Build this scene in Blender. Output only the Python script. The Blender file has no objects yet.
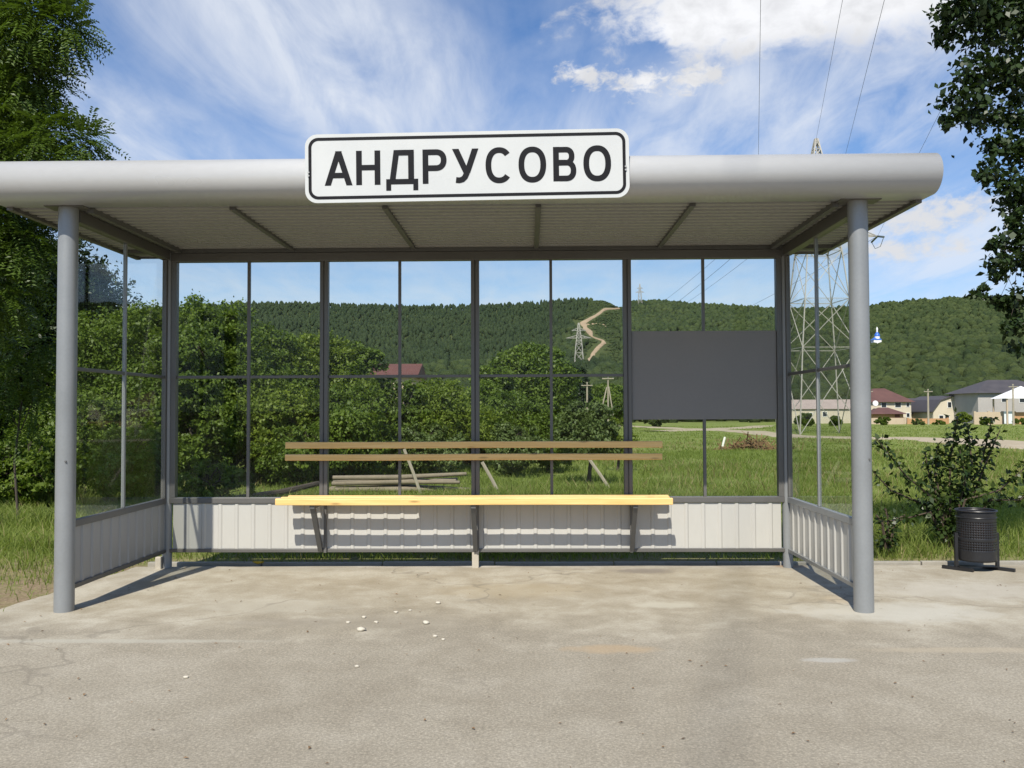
import bpy, bmesh, math, random
import numpy as np
from mathutils import Vector, Matrix

rng = np.random.default_rng(7)
random.seed(7)
SC = bpy.context.scene
COL = SC.collection
PI = math.pi

# ------------------------------------------------------------------ camera
F, PIT, ROL, YAW, EYE = 876.3, 0.0305, -0.0039, -0.0187, 1.30
def _rot():
    c, s = math.cos(YAW), math.sin(YAW)
    A = np.array([[c, -s, 0], [s, c, 0], [0, 0, 1]])
    c, s = math.cos(PIT), math.sin(PIT)
    B = np.array([[1, 0, 0], [0, c, s], [0, -s, c]])
    c, s = math.cos(ROL), math.sin(ROL)
    R = np.array([[c, 0, s], [0, 1, 0], [-s, 0, c]])
    return R @ B @ A
RM = _rot()
EYEP = np.array([0, 0, EYE])
def ray(px, py):
    d = RM.T @ np.array([(px - 512) / F, 1.0, (384 - py) / F])
    return d / np.linalg.norm(d)
def at(px, py, Y):
    d = ray(px, py)
    return EYEP + d * (Y / d[1])
cam = bpy.data.cameras.new('camera')
cam.sensor_width = 36
cam.lens = F * 36 / 1024
cam.clip_start = 0.05
cam.clip_end = 6000
co = bpy.data.objects.new('camera', cam)
COL.objects.link(co)
m = Matrix.Identity(4)
for i in range(3):
    m[i][0] = RM[0][i]; m[i][1] = RM[2][i]; m[i][2] = -RM[1][i]; m[i][3] = EYEP[i]
co.matrix_world = m
SC.camera = co

# ------------------------------------------------------------------ node helpers
class NT:
    def __init__(self, tree):
        self.t = tree; self.n = tree.nodes; self.l = tree.links
    def new(self, typ, **kw):
        x = self.n.new(typ)
        for k, v in kw.items(): setattr(x, k, v)
        return x
    def put(self, sock, val):
        if isinstance(val, bpy.types.NodeSocket): self.l.new(val, sock)
        elif val is not None: sock.default_value = val
    def math(self, op, a, b=None, c=None, clamp=False):
        x = self.new('ShaderNodeMath', operation=op, use_clamp=clamp)
        self.put(x.inputs[0], a)
        if b is not None: self.put(x.inputs[1], b)
        if c is not None: self.put(x.inputs[2], c)
        return x.outputs[0]
    def noise(self, vec, scale, detail=4, rough=.55, dist=0, dim='3D'):
        x = self.new('ShaderNodeTexNoise'); x.noise_dimensions = dim
        if vec is not None: self.put(x.inputs['Vector'], vec)
        x.inputs['Scale'].default_value = scale; x.inputs['Detail'].default_value = detail
        x.inputs['Roughness'].default_value = rough; x.inputs['Distortion'].default_value = dist
        return x.outputs['Fac']
    def ramp(self, fac, stops):
        x = self.new('ShaderNodeValToRGB'); r = x.color_ramp
        while len(r.elements) > 1: r.elements.remove(r.elements[-1])
        for i, (p, c) in enumerate(stops):
            e = r.elements[0] if i == 0 else r.elements.new(p)
            e.position = p
            e.color = (c, c, c, 1) if isinstance(c, (int, float)) else (*c, 1)
        self.put(x.inputs[0], fac)
        return x.outputs[0]
    def mix(self, fac, a, b, blend='MIX'):
        x = self.new('ShaderNodeMix', data_type='RGBA', blend_type=blend)
        self.put(x.inputs[0], fac)
        self.put(x.inputs[6], (*a, 1) if isinstance(a, tuple) and len(a) == 3 else a)
        self.put(x.inputs[7], (*b, 1) if isinstance(b, tuple) and len(b) == 3 else b)
        return x.outputs[2]
    def mapr(self, v, a, b, c=0., d=1., smooth=False):
        x = self.new('ShaderNodeMapRange'); x.clamp = True
        if smooth: x.interpolation_type = 'SMOOTHSTEP'
        self.put(x.inputs[0], v)
        for i, q in enumerate((a, b, c, d)): x.inputs[i + 1].default_value = q
        return x.outputs[0]
    def scale(self, vec, s):
        x = self.new('ShaderNodeMapping'); self.put(x.inputs[0], vec); x.inputs['Scale'].default_value = s
        return x.outputs[0]
MATS = {}
def newmat(name):
    mt = bpy.data.materials.new(name); mt.use_nodes = True
    nt = NT(mt.node_tree); nt.n.clear()
    out = nt.new('ShaderNodeOutputMaterial')
    MATS[name] = mt
    return mt, nt, out
def principled(nt, out, col, rough=.6, metal=0., bump=None, bstr=.3, bdist=.01, spec=None):
    p = nt.new('ShaderNodeBsdfPrincipled')
    nt.put(p.inputs['Base Color'], (*col, 1) if isinstance(col, tuple) else col)
    nt.put(p.inputs['Roughness'], rough); nt.put(p.inputs['Metallic'], metal)
    if spec is not None: p.inputs['Specular IOR Level'].default_value = spec
    if bump is not None:
        b = nt.new('ShaderNodeBump'); b.inputs['Strength'].default_value = bstr; b.inputs['Distance'].default_value = bdist
        nt.put(b.inputs['Height'], bump); nt.l.new(b.outputs[0], p.inputs['Normal'])
    if out is not None: nt.l.new(p.outputs[0], out.inputs[0])
    return p
def mat(name, col, rough=.6, metal=0., var=.12, vs=3., fine=40., bstr=.1, streak=None, spec=None):
    mt, nt, out = newmat(name)
    tc = nt.new('ShaderNodeTexCoord').outputs['Object']
    if streak: tc = nt.scale(tc, streak)
    n1 = nt.noise(tc, vs, 5); n2 = nt.noise(tc, fine, 3)
    k = nt.math('ADD', nt.math('MULTIPLY', n1, .7), nt.math('MULTIPLY', n2, .3))
    lo = tuple(c * (1 - var) for c in col); hi = tuple(min(1, c * (1 + var)) for c in col)
    c = nt.ramp(k, [(.3, lo), (.7, hi)])
    r = nt.mapr(n1, .3, .7, max(0, rough - .08), min(1, rough + .08))
    principled(nt, out, c, r, metal, n2, bstr, .004, spec)
    return mt
def leafmat(name, col, col2, trans=.3, rough=.5, cs=.6):
    mt, nt, out = newmat(name)
    g = nt.new('ShaderNodeNewGeometry')
    tc = nt.new('ShaderNodeTexCoord').outputs['Object']
    n = nt.noise(tc, cs, 3)
    k = nt.math('ADD', nt.math('MULTIPLY', g.outputs['Random Per Island'], .55), nt.math('MULTIPLY', nt.mapr(n, .3, .7), .45))
    c = nt.mix(k, col, col2)
    p = principled(nt, None, c, rough, 0, spec=.35)
    t = nt.new('ShaderNodeBsdfTranslucent')
    nt.l.new(nt.mix(1.0, c, (.95, 1.0, .45), 'MULTIPLY'), t.inputs[0])
    mx = nt.new('ShaderNodeMixShader'); mx.inputs[0].default_value = trans
    nt.l.new(p.outputs[0], mx.inputs[1]); nt.l.new(t.outputs[0], mx.inputs[2]); nt.l.new(mx.outputs[0], out.inputs[0])
    return mt

mat('post_paint', (.245, .255, .26), .38, .25, .10, 2.5, 60, .05)
mat('frame_paint', (.122, .118, .112), .42, .2, .10, 3, 60, .05)
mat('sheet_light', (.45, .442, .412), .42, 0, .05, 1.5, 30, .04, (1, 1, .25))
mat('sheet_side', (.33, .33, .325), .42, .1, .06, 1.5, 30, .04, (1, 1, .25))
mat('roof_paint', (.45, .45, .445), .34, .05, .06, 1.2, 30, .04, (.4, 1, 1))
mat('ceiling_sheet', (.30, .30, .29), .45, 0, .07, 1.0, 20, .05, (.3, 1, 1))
mat('rafter_grey', (.10, .10, .098), .5, 0, .08, 2, 60, .03)
mat('panel_grey', (.20, .19, .182), .5, 0, .06, 2, 60, .03)
mat('sign_white', (.51, .52, .51), .3, 0, .03, 3, 80, .03)
mat('sign_black', (.010, .010, .012), .5, 0, .05, spec=.12)
mat('bolt_steel', (.35, .34, .32), .4, .7)
mat('bin_black', (.018, .018, .020), .4, .1, .25, 6, 60, .1)
mat('rust', (.12, .05, .03), .8, 0, .4, 8, 60, .2)
mat('pylon_steel', (.36, .34, .30), .55, .2, .12, .3, 5)
mat('wire_dark', (.03, .03, .035), .6)
mat('insulator', (.10, .12, .11), .3)
mat('bark', (.06, .047, .036), .9, 0, .35, 3, 25, .6, (1, 1, .3))
mat('twig', (.07, .05, .034), .9, 0, .3, 6, 40, .4)
mat('pole_wood', (.33, .29, .225), .85, 0, .2, 2, 20, .2, (1, 1, .2))
mat('plank_old', (.20, .165, .12), .85, 0, .3, 3, 20, .3)
mat('cream_wall', (.52, .46, .36), .85, 0, .1, .5, 6)
mat('tan_wall', (.45, .36, .26), .85, 0, .12, .5, 6)
mat('orange_brick', (.42, .24, .12), .85, 0, .15, .5, 6)
mat('grey_wall', (.36, .34, .32), .85, 0, .1, .5, 6)
mat('white_wall', (.75, .75, .74), .7, 0, .05, .5, 6)
mat('brown_roof', (.105, .05, .042), .7, 0, .2, .6, 6)
mat('dark_roof', (.062, .056, .06), .65, 0, .2, .6, 6)
mat('pink_roof', (.36, .29, .26), .8, 0, .12, .6, 6)
mat('red_roof', (.11, .042, .034), .75, 0, .2, .6, 6)
mat('window_dark', (.02, .025, .03), .15, 0, .1)
mat('window_white', (.7, .7, .68), .5)
mat('blue_roof', (.03, .13, .5), .35, 0, .1)
mat('gold', (.7, .5, .12), .3, .8)
mat('yellow_scrap', (.62, .42, .03), .6)
mat('foot_paint', (.40, .36, .29), .8, 0, .2, 8, 60, .2)
mat('pebble', (.50, .46, .38), .8, 0, .15, 20, 90)
mat('dead_twigs', (.19, .115, .055), .9, 0, .3, 5, 30)
mat('stake_white', (.72, .70, .64), .7)
mat('gate_white', (.62, .66, .68), .6)

def woodmat(name, c0, c1, c2, rough):
    mt, nt, out = newmat(name)
    tc = nt.new('ShaderNodeTexCoord').outputs['Object']
    g = nt.noise(nt.scale(tc, (.7, 14, 14)), 3.0, 6, .6, .6)
    g2 = nt.noise(nt.scale(tc, (1.2, 60, 60)), 3.0, 3)
    k = nt.math('ADD', nt.math('MULTIPLY', g, .7), nt.math('MULTIPLY', g2, .3))
    c = nt.ramp(k, [(.30, c0), (.5, c1), (.72, c2)])
    v = nt.new('ShaderNodeTexVoronoi'); nt.put(v.inputs[0], nt.scale(tc, (1.0, 5, 5))); v.inputs['Scale'].default_value = 2.3
    kn = nt.mapr(v.outputs['Distance'], .04, .13, 1, 0)
    c = nt.mix(nt.math('MULTIPLY', kn, .75), c, tuple(x * .42 for x in c0))
    principled(nt, out, c, rough, 0, k, .12, .004)
woodmat('pine_seat', (.66, .40, .13), (.78, .51, .19), (.86, .62, .28), .5)
woodmat('pine_slat', (.48, .28, .10), (.57, .35, .135), (.63, .41, .18), .5)

# glass: thin pane, clear with a faint mirror
mt, nt, out = newmat('glass')
lw = nt.new('ShaderNodeLayerWeight'); lw.inputs['Blend'].default_value = .5
fc = nt.math('ADD', nt.math('MULTIPLY', nt.math('POWER', lw.outputs['Facing'], 4.0), .40), .005)
tr = nt.new('ShaderNodeBsdfTransparent'); tr.inputs[0].default_value = (.935, .95, .93, 1)
gl = nt.new('ShaderNodeBsdfGlossy'); gl.inputs['Roughness'].default_value = .02; gl.inputs[0].default_value = (.95, .97, 1, 1)
df = nt.new('ShaderNodeBsdfDiffuse'); df.inputs[0].default_value = (.6, .6, .57, 1)
mx = nt.new('ShaderNodeMixShader'); nt.put(mx.inputs[0], fc); nt.l.new(tr.outputs[0], mx.inputs[1]); nt.l.new(gl.outputs[0], mx.inputs[2])
tc = nt.new('ShaderNodeTexCoord').outputs['Object']
du = nt.mapr(nt.noise(nt.scale(tc, (1, 1, .6)), 2.2, 7, .65), .42, .8, .0, .016)
m2 = nt.new('ShaderNodeMixShader'); nt.put(m2.inputs[0], du); nt.l.new(mx.outputs[0], m2.inputs[1]); nt.l.new(df.outputs[0], m2.inputs[2])
nt.l.new(m2.outputs[0], out.inputs[0])

# foliage
leafmat('leaf_hedge', (.055, .100, .013), (.175, .245, .034), .42)
leafmat('leaf_hedge_light', (.095, .145, .018), (.250, .320, .05), .48)
leafmat('leaf_silver', (.070, .108, .030), (.155, .205, .065), .32)
leafmat('leaf_acacia', (.034, .066, .010), (.120, .185, .030), .36, .45, .5)
leafmat('leaf_dark', (.012, .026, .008), (.036, .062, .016), .22, .42, .8)
leafmat('leaf_sapling', (.016, .036, .008), (.055, .085, .018), .25, .4, 2)
leafmat('grass_blade', (.140, .205, .034), (.300, .350, .090), .55, .6, .25)
leafmat('grass_dry', (.16, .14, .05), (.26, .23, .10), .2, .7, .3)

def forestmat(name, a, b, ns):
    mt, nt, out = newmat(name)
    g = nt.new('ShaderNodeNewGeometry'); tc = nt.new('ShaderNodeTexCoord').outputs['Object']
    n = nt.noise(tc, ns, 4, .65); n2 = nt.noise(tc, .02, 5, .65)
    k = nt.math('ADD', nt.math('ADD', nt.math('MULTIPLY', g.outputs['Random Per Island'], .4), nt.math('MULTIPLY', nt.mapr(n, .35, .65), .3)), nt.math('MULTIPLY', nt.mapr(n2, .35, .65), .3))
    principled(nt, out, nt.mix(k, a, b), .8, 0, n, 1.0, 1.2, .15)
forestmat('forest_shade_tone', (.016, .030, .012), (.050, .070, .026), .9)  # darker tone with the left hillside's cloud shadow put into the colour
forestmat('forest_leaf', (.018, .036, .012), (.082, .105, .034), 1.3)

# ground materials
mt, nt, out = newmat('meadow_soil')
geo = nt.new('ShaderNodeNewGeometry').outputs['Position']
n = nt.noise(geo, .35, 6, .65); n2 = nt.noise(geo, 4, 5, .7); n3 = nt.noise(geo, 40, 4, .7)
c = nt.ramp(nt.math('ADD', nt.math('MULTIPLY', n, .5), nt.math('MULTIPLY', n2, .5)), [(.36, (.12, .16, .034)), (.5, (.17, .21, .052)), (.62, (.25, .26, .10))])
sx = nt.new('ShaderNodeSeparateXYZ'); nt.put(sx.inputs[0], geo)
c = nt.mix(nt.mapr(sx.outputs['Y'], 190, 260, 0, 1), c, nt.ramp(n2, [(.35, (.05, .065, .022)), (.65, (.085, .10, .035))]))
near = nt.math('MULTIPLY', nt.mapr(sx.outputs['Y'], 8.6, 7.4, 0, 1), nt.mapr(n2, .3, .55, .35, 1))
soil = nt.ramp(n3, [(.3, (.16, .115, .07)), (.7, (.33, .26, .17))])
c = nt.mix(near, c, soil)
principled(nt, out, c, .95, 0, nt.math('ADD', n2, nt.math('MULTIPLY', n3, .4)), .6, .06, .1)

mt, nt, out = newmat('dirt')
geo = nt.new('ShaderNodeNewGeometry').outputs['Position']
n = nt.noise(geo, .5, 6, .65); n2 = nt.noise(geo, 6, 4)
principled(nt, out, nt.ramp(nt.math('ADD', nt.math('MULTIPLY', n, .6), nt.math('MULTIPLY', n2, .4)), [(.3, (.30, .245, .165)), (.7, (.46, .40, .30))]), .95, 0, n2, .4, .05, .1)
mat('hill_dirt', (.36, .26, .165), .95, 0, .2, .08, 1)
mat('kerb_stone', (.30, .28, .24), .9, 0, .2, 4, 40, .4)

mt, nt, out = newmat('pavement')
geo = nt.new('ShaderNodeNewGeometry').outputs['Position']
sx = nt.new('ShaderNodeSeparateXYZ'); nt.put(sx.inputs[0], geo)
big = nt.noise(geo, .55, 5, .6); med = nt.noise(geo, 3.2, 6, .65, .3); fine = nt.noise(geo, 70, 3, .7); fin2 = nt.noise(geo, 190, 2, .6)
vo = nt.new('ShaderNodeTexVoronoi'); nt.put(vo.inputs[0], geo); vo.inputs['Scale'].default_value = 95
agg = nt.mapr(vo.outputs['Distance'], .15, .55, 1.11, .88)
asp = nt.ramp(nt.math('ADD', nt.math('MULTIPLY', big, .5), nt.math('MULTIPLY', med, .5)), [(.36, (.270, .238, .184)), (.5, (.318, .284, .224)), (.64, (.368, .332, .268))])
spk = nt.ramp(fine, [(.30, .76), (.5, 1.0), (.68, 1.24)])
asp = nt.mix(1, asp, spk, 'MULTIPLY')
asp = nt.mix(1, asp, agg, 'MULTIPLY')
con = nt.ramp(nt.math('ADD', nt.math('MULTIPLY', big, .4), nt.math('MULTIPLY', med, .6)), [(.35, (.275, .235, .168)), (.5, (.355, .316, .244)), (.62, (.44, .405, .33))])
con = nt.mix(1, con, nt.ramp(fine, [(.3, .86), (.7, 1.12)]), 'MULTIPLY')
edge = nt.math('ADD', sx.outputs['Y'], nt.math('MULTIPLY', nt.math('SUBTRACT', med, .5), 1.5))
edge = nt.math('ADD', edge, nt.math('MULTIPLY', nt.math('SUBTRACT', big, .5), 2.2))
cf = nt.mapr(edge, 5.0, 5.75, 0, 1)
col = nt.mix(cf, asp, con)
def spot(cx, cy, rx, ry, color, amt, soft=.35, ns=9):
    global col
    dx = nt.math('DIVIDE', nt.math('SUBTRACT', sx.outputs['X'], cx), rx); dy = nt.math('DIVIDE', nt.math('SUBTRACT', sx.outputs['Y'], cy), ry)
    d = nt.math('SQRT', nt.math('ADD', nt.math('MULTIPLY', dx, dx), nt.math('MULTIPLY', dy, dy)))
    d = nt.math('ADD', d, nt.math('MULTIPLY', nt.math('SUBTRACT', nt.noise(geo, ns, 4, .6), .5), 1.3))
    col = nt.mix(nt.math('MULTIPLY', nt.mapr(d, 1 - soft, 1 + soft, 1, 0), amt), col, color)
def gp(px, py):
    d = ray(px, py); t = -EYE / d[2]; return EYEP + d * t
for px, py, rx, ry, cc, am in ((666, 605, .20, .10, (.46, .43, .35), .8), (645, 571, .22, .10, (.19, .165, .14), .7), (612, 649, .22, .08, (.42, .31, .19), .55),
        (895, 612, .55, .25, (.47, .45, .39), .75), (965, 590, .6, .3, (.45, .42, .36), .6), (100, 641, .85, .04, (.42, .40, .34), .6), (270, 606, .5, .2, (.43, .40, .33), .5),
        (280, 623, .30, .10, (.25, .22, .175), .5), (385, 622, .5, .18, (.27, .24, .19), .45), (830, 612, .25, .07, (.46, .43, .36), .6), (960, 650, .5, .05, (.42, .36, .27), .5),
        (840, 600, .1, .12, (.44, .36, .25), .5), (790, 566, .12, .08, (.30, .17, .08), .6), (480, 566, .18, .06, (.5, .46, .38), .6), (515, 590, .5, .25, (.36, .30, .20), .5), (830, 660, .12, .04, (.42, .41, .38), .6)):
    p = gp(px, py); spot(p[0], p[1], rx, ry, cc, am)
crk = nt.new('ShaderNodeTexVoronoi'); crk.feature = 'DISTANCE_TO_EDGE'
wv = nt.new('ShaderNodeVectorMath', operation='ADD'); nt.put(wv.inputs[0], geo)
nc = nt.new('ShaderNodeTexNoise'); nt.put(nc.inputs[0], geo); nc.inputs['Scale'].default_value = 2.5
nt.l.new(nc.outputs['Color'], wv.inputs[1]); nt.put(crk.inputs[0], wv.outputs[0]); crk.inputs['Scale'].default_value = .42
ck = nt.math('MULTIPLY', nt.mapr(crk.outputs['Distance'], .003, .011, .42, 0), nt.mapr(big, .46, .55, 0, 1))
col = nt.mix(ck, col, (.17, .15, .12))
pit = nt.mapr(nt.noise(geo, 22, 2), .70, .76, 0, .55)
col = nt.mix(pit, col, (.20, .175, .14))
h = nt.math('ADD', nt.math('MULTIPLY', fine, .6), nt.math('ADD', nt.math('MULTIPLY', fin2, .5), nt.math('MULTIPLY', med, .5)))
principled(nt, out, col, .92, 0, h, .55, .008, .2)

# ------------------------------------------------------------------ mesh helpers
def mesh_np(name, V, Fs, mats, smooth=False):
    """V (n,3); Fs = list of index arrays (k,3)/(k,4)"""
    me = bpy.data.meshes.new(name)
    V = np.asarray(V, dtype=np.float32)
    me.vertices.add(len(V)); me.vertices.foreach_set('co', V.ravel())
    tot = sum(len(f) for f in Fs); ls = np.concatenate([np.full(len(f), f.shape[1], dtype=np.int32) for f in Fs])
    idx = np.concatenate([f.ravel() for f in Fs]).astype(np.int32)
    me.loops.add(len(idx)); me.loops.foreach_set('vertex_index', idx)
    me.polygons.add(tot); me.polygons.foreach_set('loop_start', np.concatenate([[0], np.cumsum(ls)[:-1]]).astype(np.int32))
    if smooth: me.polygons.foreach_set('use_smooth', np.ones(tot, dtype=bool))
    me.update(calc_edges=True)
    me.materials.append(MATS[mats])
    return me
def tag(o, label=None, cat=None, group=None, kind=None):
    for k, v in (('label', label), ('category', cat), ('group', group), ('kind', kind)):
        if v: o[k] = v
    return o
def link(name, me, parent=None, loc=None):
    o = bpy.data.objects.new(name, me); COL.objects.link(o)
    if parent: o.parent = parent
    if loc is not None: o.location = loc
    return o
def empty(name, loc, label, cat, group=None):
    o = bpy.data.objects.new(name, None); COL.objects.link(o); o.location = loc; o.empty_display_size = .2
    return tag(o, label, cat, group)
class MB:
    def __init__(s): s.v = []; s.f = []
    def add(s, vs, fs):
        n = len(s.v); s.v += [tuple(map(float, p)) for p in vs]; s.f += [[i + n for i in f] for f in fs]; return s
    def box(s, x0, x1, y0, y1, z0, z1, M=None):
        vs = [Vector((x, y, z)) for z in (z0, z1) for x, y in ((x0, y0), (x1, y0), (x1, y1), (x0, y1))]
        if M is not None: vs = [M @ v for v in vs]
        return s.add(vs, [(3, 2, 1, 0), (4, 5, 6, 7), (0, 1, 5, 4), (1, 2, 6, 5), (2, 3, 7, 6), (3, 0, 4, 7)])
    def prism(s, poly, fn, t0, t1):
        """poly of 2D points, fn(u,v,t) -> 3D"""
        n = len(poly)
        vs = [fn(u, v, t0) for u, v in poly] + [fn(u, v, t1) for u, v in poly]
        return s.add(vs, [tuple(range(n))[::-1], tuple(range(n, 2 * n))] + [(i, (i + 1) % n, n + (i + 1) % n, n + i) for i in range(n)])
    def tube(s, pts, rs, n=8, cap=True):
        pts = [Vector(p) for p in pts]
        if not hasattr(rs, '__len__'): rs = [rs] * len(pts)
        rings = []; up = None
        for i, p in enumerate(pts):
            d = (pts[min(i + 1, len(pts) - 1)] - pts[max(i - 1, 0)]).normalized()
            a = d.orthogonal().normalized() if up is None else (up - d * up.dot(d)).normalized()
            up = a; b = d.cross(a)
            rings.append([p + (a * math.cos(2 * PI * k / n) + b * math.sin(2 * PI * k / n)) * rs[i] for k in range(n)])
        vs = [v for r in rings for v in r]; fs = []
        for i in range(len(pts) - 1):
            for k in range(n):
                k2 = (k + 1) % n; fs.append((i * n + k, i * n + k2, (i + 1) * n + k2, (i + 1) * n + k))
        if cap: fs += [tuple(range(n))[::-1], tuple(range((len(pts) - 1) * n, len(pts) * n))]
        return s.add(vs, fs)
    def build(s, name, mt, parent=None, org=(0, 0, 0), smooth=False, bevel=0):
        me = bpy.data.meshes.new(name)
        o3 = Vector(org)
        me.from_pydata([Vector(v) - o3 for v in s.v], [], s.f)
        bm = bmesh.new(); bm.from_mesh(me); bmesh.ops.recalc_face_normals(bm, faces=bm.faces); bm.to_mesh(me); bm.free()
        if smooth:
            for p in me.polygons: p.use_smooth = True
        me.materials.append(MATS[mt])
        o = link(name, me, parent)
        if bevel:
            b = o.modifiers.new('bevel', 'BEVEL'); b.width = bevel; b.segments = 2; b.limit_method = 'ANGLE'
        if smooth:
            try:
                bpy.context.view_layer.objects.active = o
                me.set_sharp_from_angle(angle=math.radians(40))
            except Exception: pass
        return o

# ------------------------------------------------------------------ terrain
def sstep(a, b, x):
    t = np.clip((x - a) / (b - a), 0, 1); return t * t * (3 - 2 * t)
RX = np.array([-400, -100, 100, 175, 250, 330, 400, 480, 540, 580, 604, 620, 636, 658, 700, 740, 775, 830, 870, 900, 950, 1000, 1100, 1300, 1700])
RY = np.array([330, 318, 310, 305, 302, 303, 306, 306, 303, 300, 300, 307, 303, 302, 306, 308, 311, 311, 309, 305, 302, 301, 300, 310, 335])
_rg = np.random.default_rng(3)
_ph = _rg.uniform(0, 6.28, (8, 2)); _fr = _rg.uniform(-1, 1, (8, 2)) * np.array([[.012], [.02], [.03], [.045], [.01], [.025], [.05], [.06]])
def hills(x, y):
    s = 0
    for k in range(8): s = s + np.sin(x * _fr[k, 0] + y * _fr[k, 1] + _ph[k, 0]) * (1.0 if k in (0, 4) else .6)
    return s
def height(x, y):
    x = np.asarray(x, float); y = np.asarray(y, float)
    r = np.hypot(x, y)
    az = np.arctan2(x, y)
    h = -.03 - 1.7 * (1 - np.exp(-np.maximum(r - 9, 0) / 70))
    px = 512 + F * np.tan(np.clip(az - YAW, -1.2, 1.2))
    ang = (410.7 - np.interp(px, RX, RY)) / F * np.maximum(np.cos(az), .6) - .0015
    front = 1.0
    R1 = 1150.
    t = np.clip((r - 240) / (R1 - 240), 0, 1)
    S = .35 * t + .65 * t ** 1.7
    top = (ang * R1 + EYE + 1.7)
    over = np.maximum(r - R1, 0)
    hill = top * S - over * .06 + hills(x, y) * 1.7 * np.sin(np.clip(t, 0, 1) * PI) * (t > 0)
    bump = .05 * np.sin(x * .7 + 1) * np.sin(y * .5) * sstep(9, 16, r)
    return h + hill * front + bump
def hz(x, y): return float(height(x, y))
def hit(px, py, t0=8.0):
    d = ray(px, py); t = t0
    while t < 1500:
        p = EYEP + d * t
        if p[2] <= hz(p[0], p[1]): return p
        t += max(.1, t * .002)
    return EYEP + d * 1150
def ground(px, Y):
    p = at(px, 400, Y); return np.array([p[0], Y, hz(p[0], Y)])
rs = np.concatenate([[0], np.geomspace(.8, 1500, 150)])
fa = np.linspace(-.95, .95, 300); ba = np.linspace(.95, 2 * PI - .95, 62)[1:-1]
A = np.concatenate([fa, ba]); na = len(A)
RR, AA = np.meshgrid(rs, A, indexing='ij')
X = RR * np.sin(AA); Yg = RR * np.cos(AA); Z = height(X, Yg)
# the paved area lies in a shallow bed
Z = np.where((Yg < 9), np.minimum(Z, -.03), Z)
V = np.stack([X, Yg, Z], -1).reshape(-1, 3)
i, j = np.meshgrid(np.arange(len(rs) - 1), np.arange(na), indexing='ij')
j2 = (j + 1) % na
Fq = np.stack([i * na + j, i * na + j2, (i + 1) * na + j2, (i + 1) * na + j], -1).reshape(-1, 4)[:, ::-1]
tag(link('ground', mesh_np('ground', V, [Fq], 'meadow_soil', True)), kind='structure')

# pavement: bus bay and platform as one sheet, finely cut edge along the verge
LX = -3.30; BY = 7.36
mb = MB()
def edge_pts(p, q, n, amp):
    out = []
    for k in range(n):
        t = k / n; d = Vector(q) - Vector(p); nn = Vector((-d.y, d.x)).normalized()
        out.append(Vector(p) + d * t + nn * random.uniform(-amp, amp))
    return out
poly = edge_pts((-40, 5.25), (LX - .25, 5.45), 60, .03) + edge_pts((LX - .25, 5.45), (LX, BY), 24, .012) + edge_pts((LX, BY), (40, BY + .3), 200, .012)
poly = [(p.x, p.y) for p in poly] + [(40, -9), (-40, -9)]
mb.prism(poly, lambda u, v, t: (u, v, t), -.10, 0.0)
tag(mb.build('pavement', 'pavement'), kind='structure')
# kerb stones behind the shelter, low and flush
mb = MB()
x = LX + .02
while x < 12:
    L = random.uniform(.85, 1.05)
    mb.box(x, x + L - .012, BY + .03, BY + .085, -.08, .003 + random.uniform(0, .006), Matrix.Translation((0, max(0, x + 40) * .3 / 80 * .9, 0)))
    x += L
tag(mb.build('kerb', 'kerb_stone', bevel=.006), kind='structure')

# roads over the meadow and the hill track
def strip(name, pts, width, mt, lift, n=14):
    P = np.array(pts, float); seg = np.concatenate([[0], np.cumsum(np.linalg.norm(np.diff(P, axis=0), axis=1))])
    m_ = max(12, int(seg[-1] / 2.5)); s_ = np.linspace(0, seg[-1], m_)
    Cx = np.interp(s_, seg, P[:, 0]); Cy = np.interp(s_, seg, P[:, 1])
    W = np.interp(s_, seg, np.broadcast_to(width, len(P)))
    T = np.gradient(np.stack([Cx, Cy], 1), axis=0); T /= np.linalg.norm(T, axis=1)[:, None]
    N = np.stack([-T[:, 1], T[:, 0]], 1)
    u = np.linspace(-.5, .5, n)
    jit = 1 + rng.uniform(-.12, .12, (m_, 1))
    XX = Cx[:, None] + N[:, :1] * u * W[:, None] * jit; YY = Cy[:, None] + N[:, 1:] * u * W[:, None] * jit
    ZZ = height(XX, YY) + lift * np.cos(u * PI)[None] ** .5 - .002
    V = np.stack([XX, YY, ZZ], -1).reshape(-1, 3)
    i, j = np.meshgrid(np.arange(m_ - 1), np.arange(n - 1), indexing='ij')
    Fq = np.stack([i * n + j, i * n + j + 1, (i + 1) * n + j + 1, (i + 1) * n + j], -1).reshape(-1, 4)
    tag(link(name, mesh_np(name, V, [Fq], mt, True)), kind='structure')
road_px = [(560, 424.5, 3), (640, 427, 3), (700, 429.5, 4), (745, 431.5, 5), (800, 437.5, 4), (850, 438.5, 5), (900, 438.5, 6), (960, 441, 7), (1060, 449, 7), (1250, 455, 7)]
road = [hit(a, b)[:2] for a, b, w in road_px]
ROAD = np.array(road)
strip('dirt_road', road, [w for a, b, w in road_px], 'dirt', .10)
road2 = [hit(a, b)[:2] for a, b in ((655, 431.5), (700, 429.6), (745, 427.6), (765, 426))]
strip('dirt_track', road2, 4, 'dirt', .10)
tp = [(619, 305), (607, 309), (597, 315), (588, 320), (583, 323), (586, 329), (590, 333), (592, 337), (603, 341), (604, 343), (598, 348), (593, 354), (589, 361), (587, 365)]
TR = [hit(a, b)[:2] for a, b in tp]
strip('hill_track', TR, [3, 4, 5, 6, 7, 7, 5, 1.5, 2.5, 4, 4, 3.5, 3, 2.5], 'hill_dirt', .9, 10)
TRA = np.array(TR)
tr2 = [hit(a, b)[:2] for a, b in ((586, 325), (595, 324), (603, 325), (607, 328))]
strip('hill_track', tr2, 4, 'hill_dirt', .9, 8)
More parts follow.
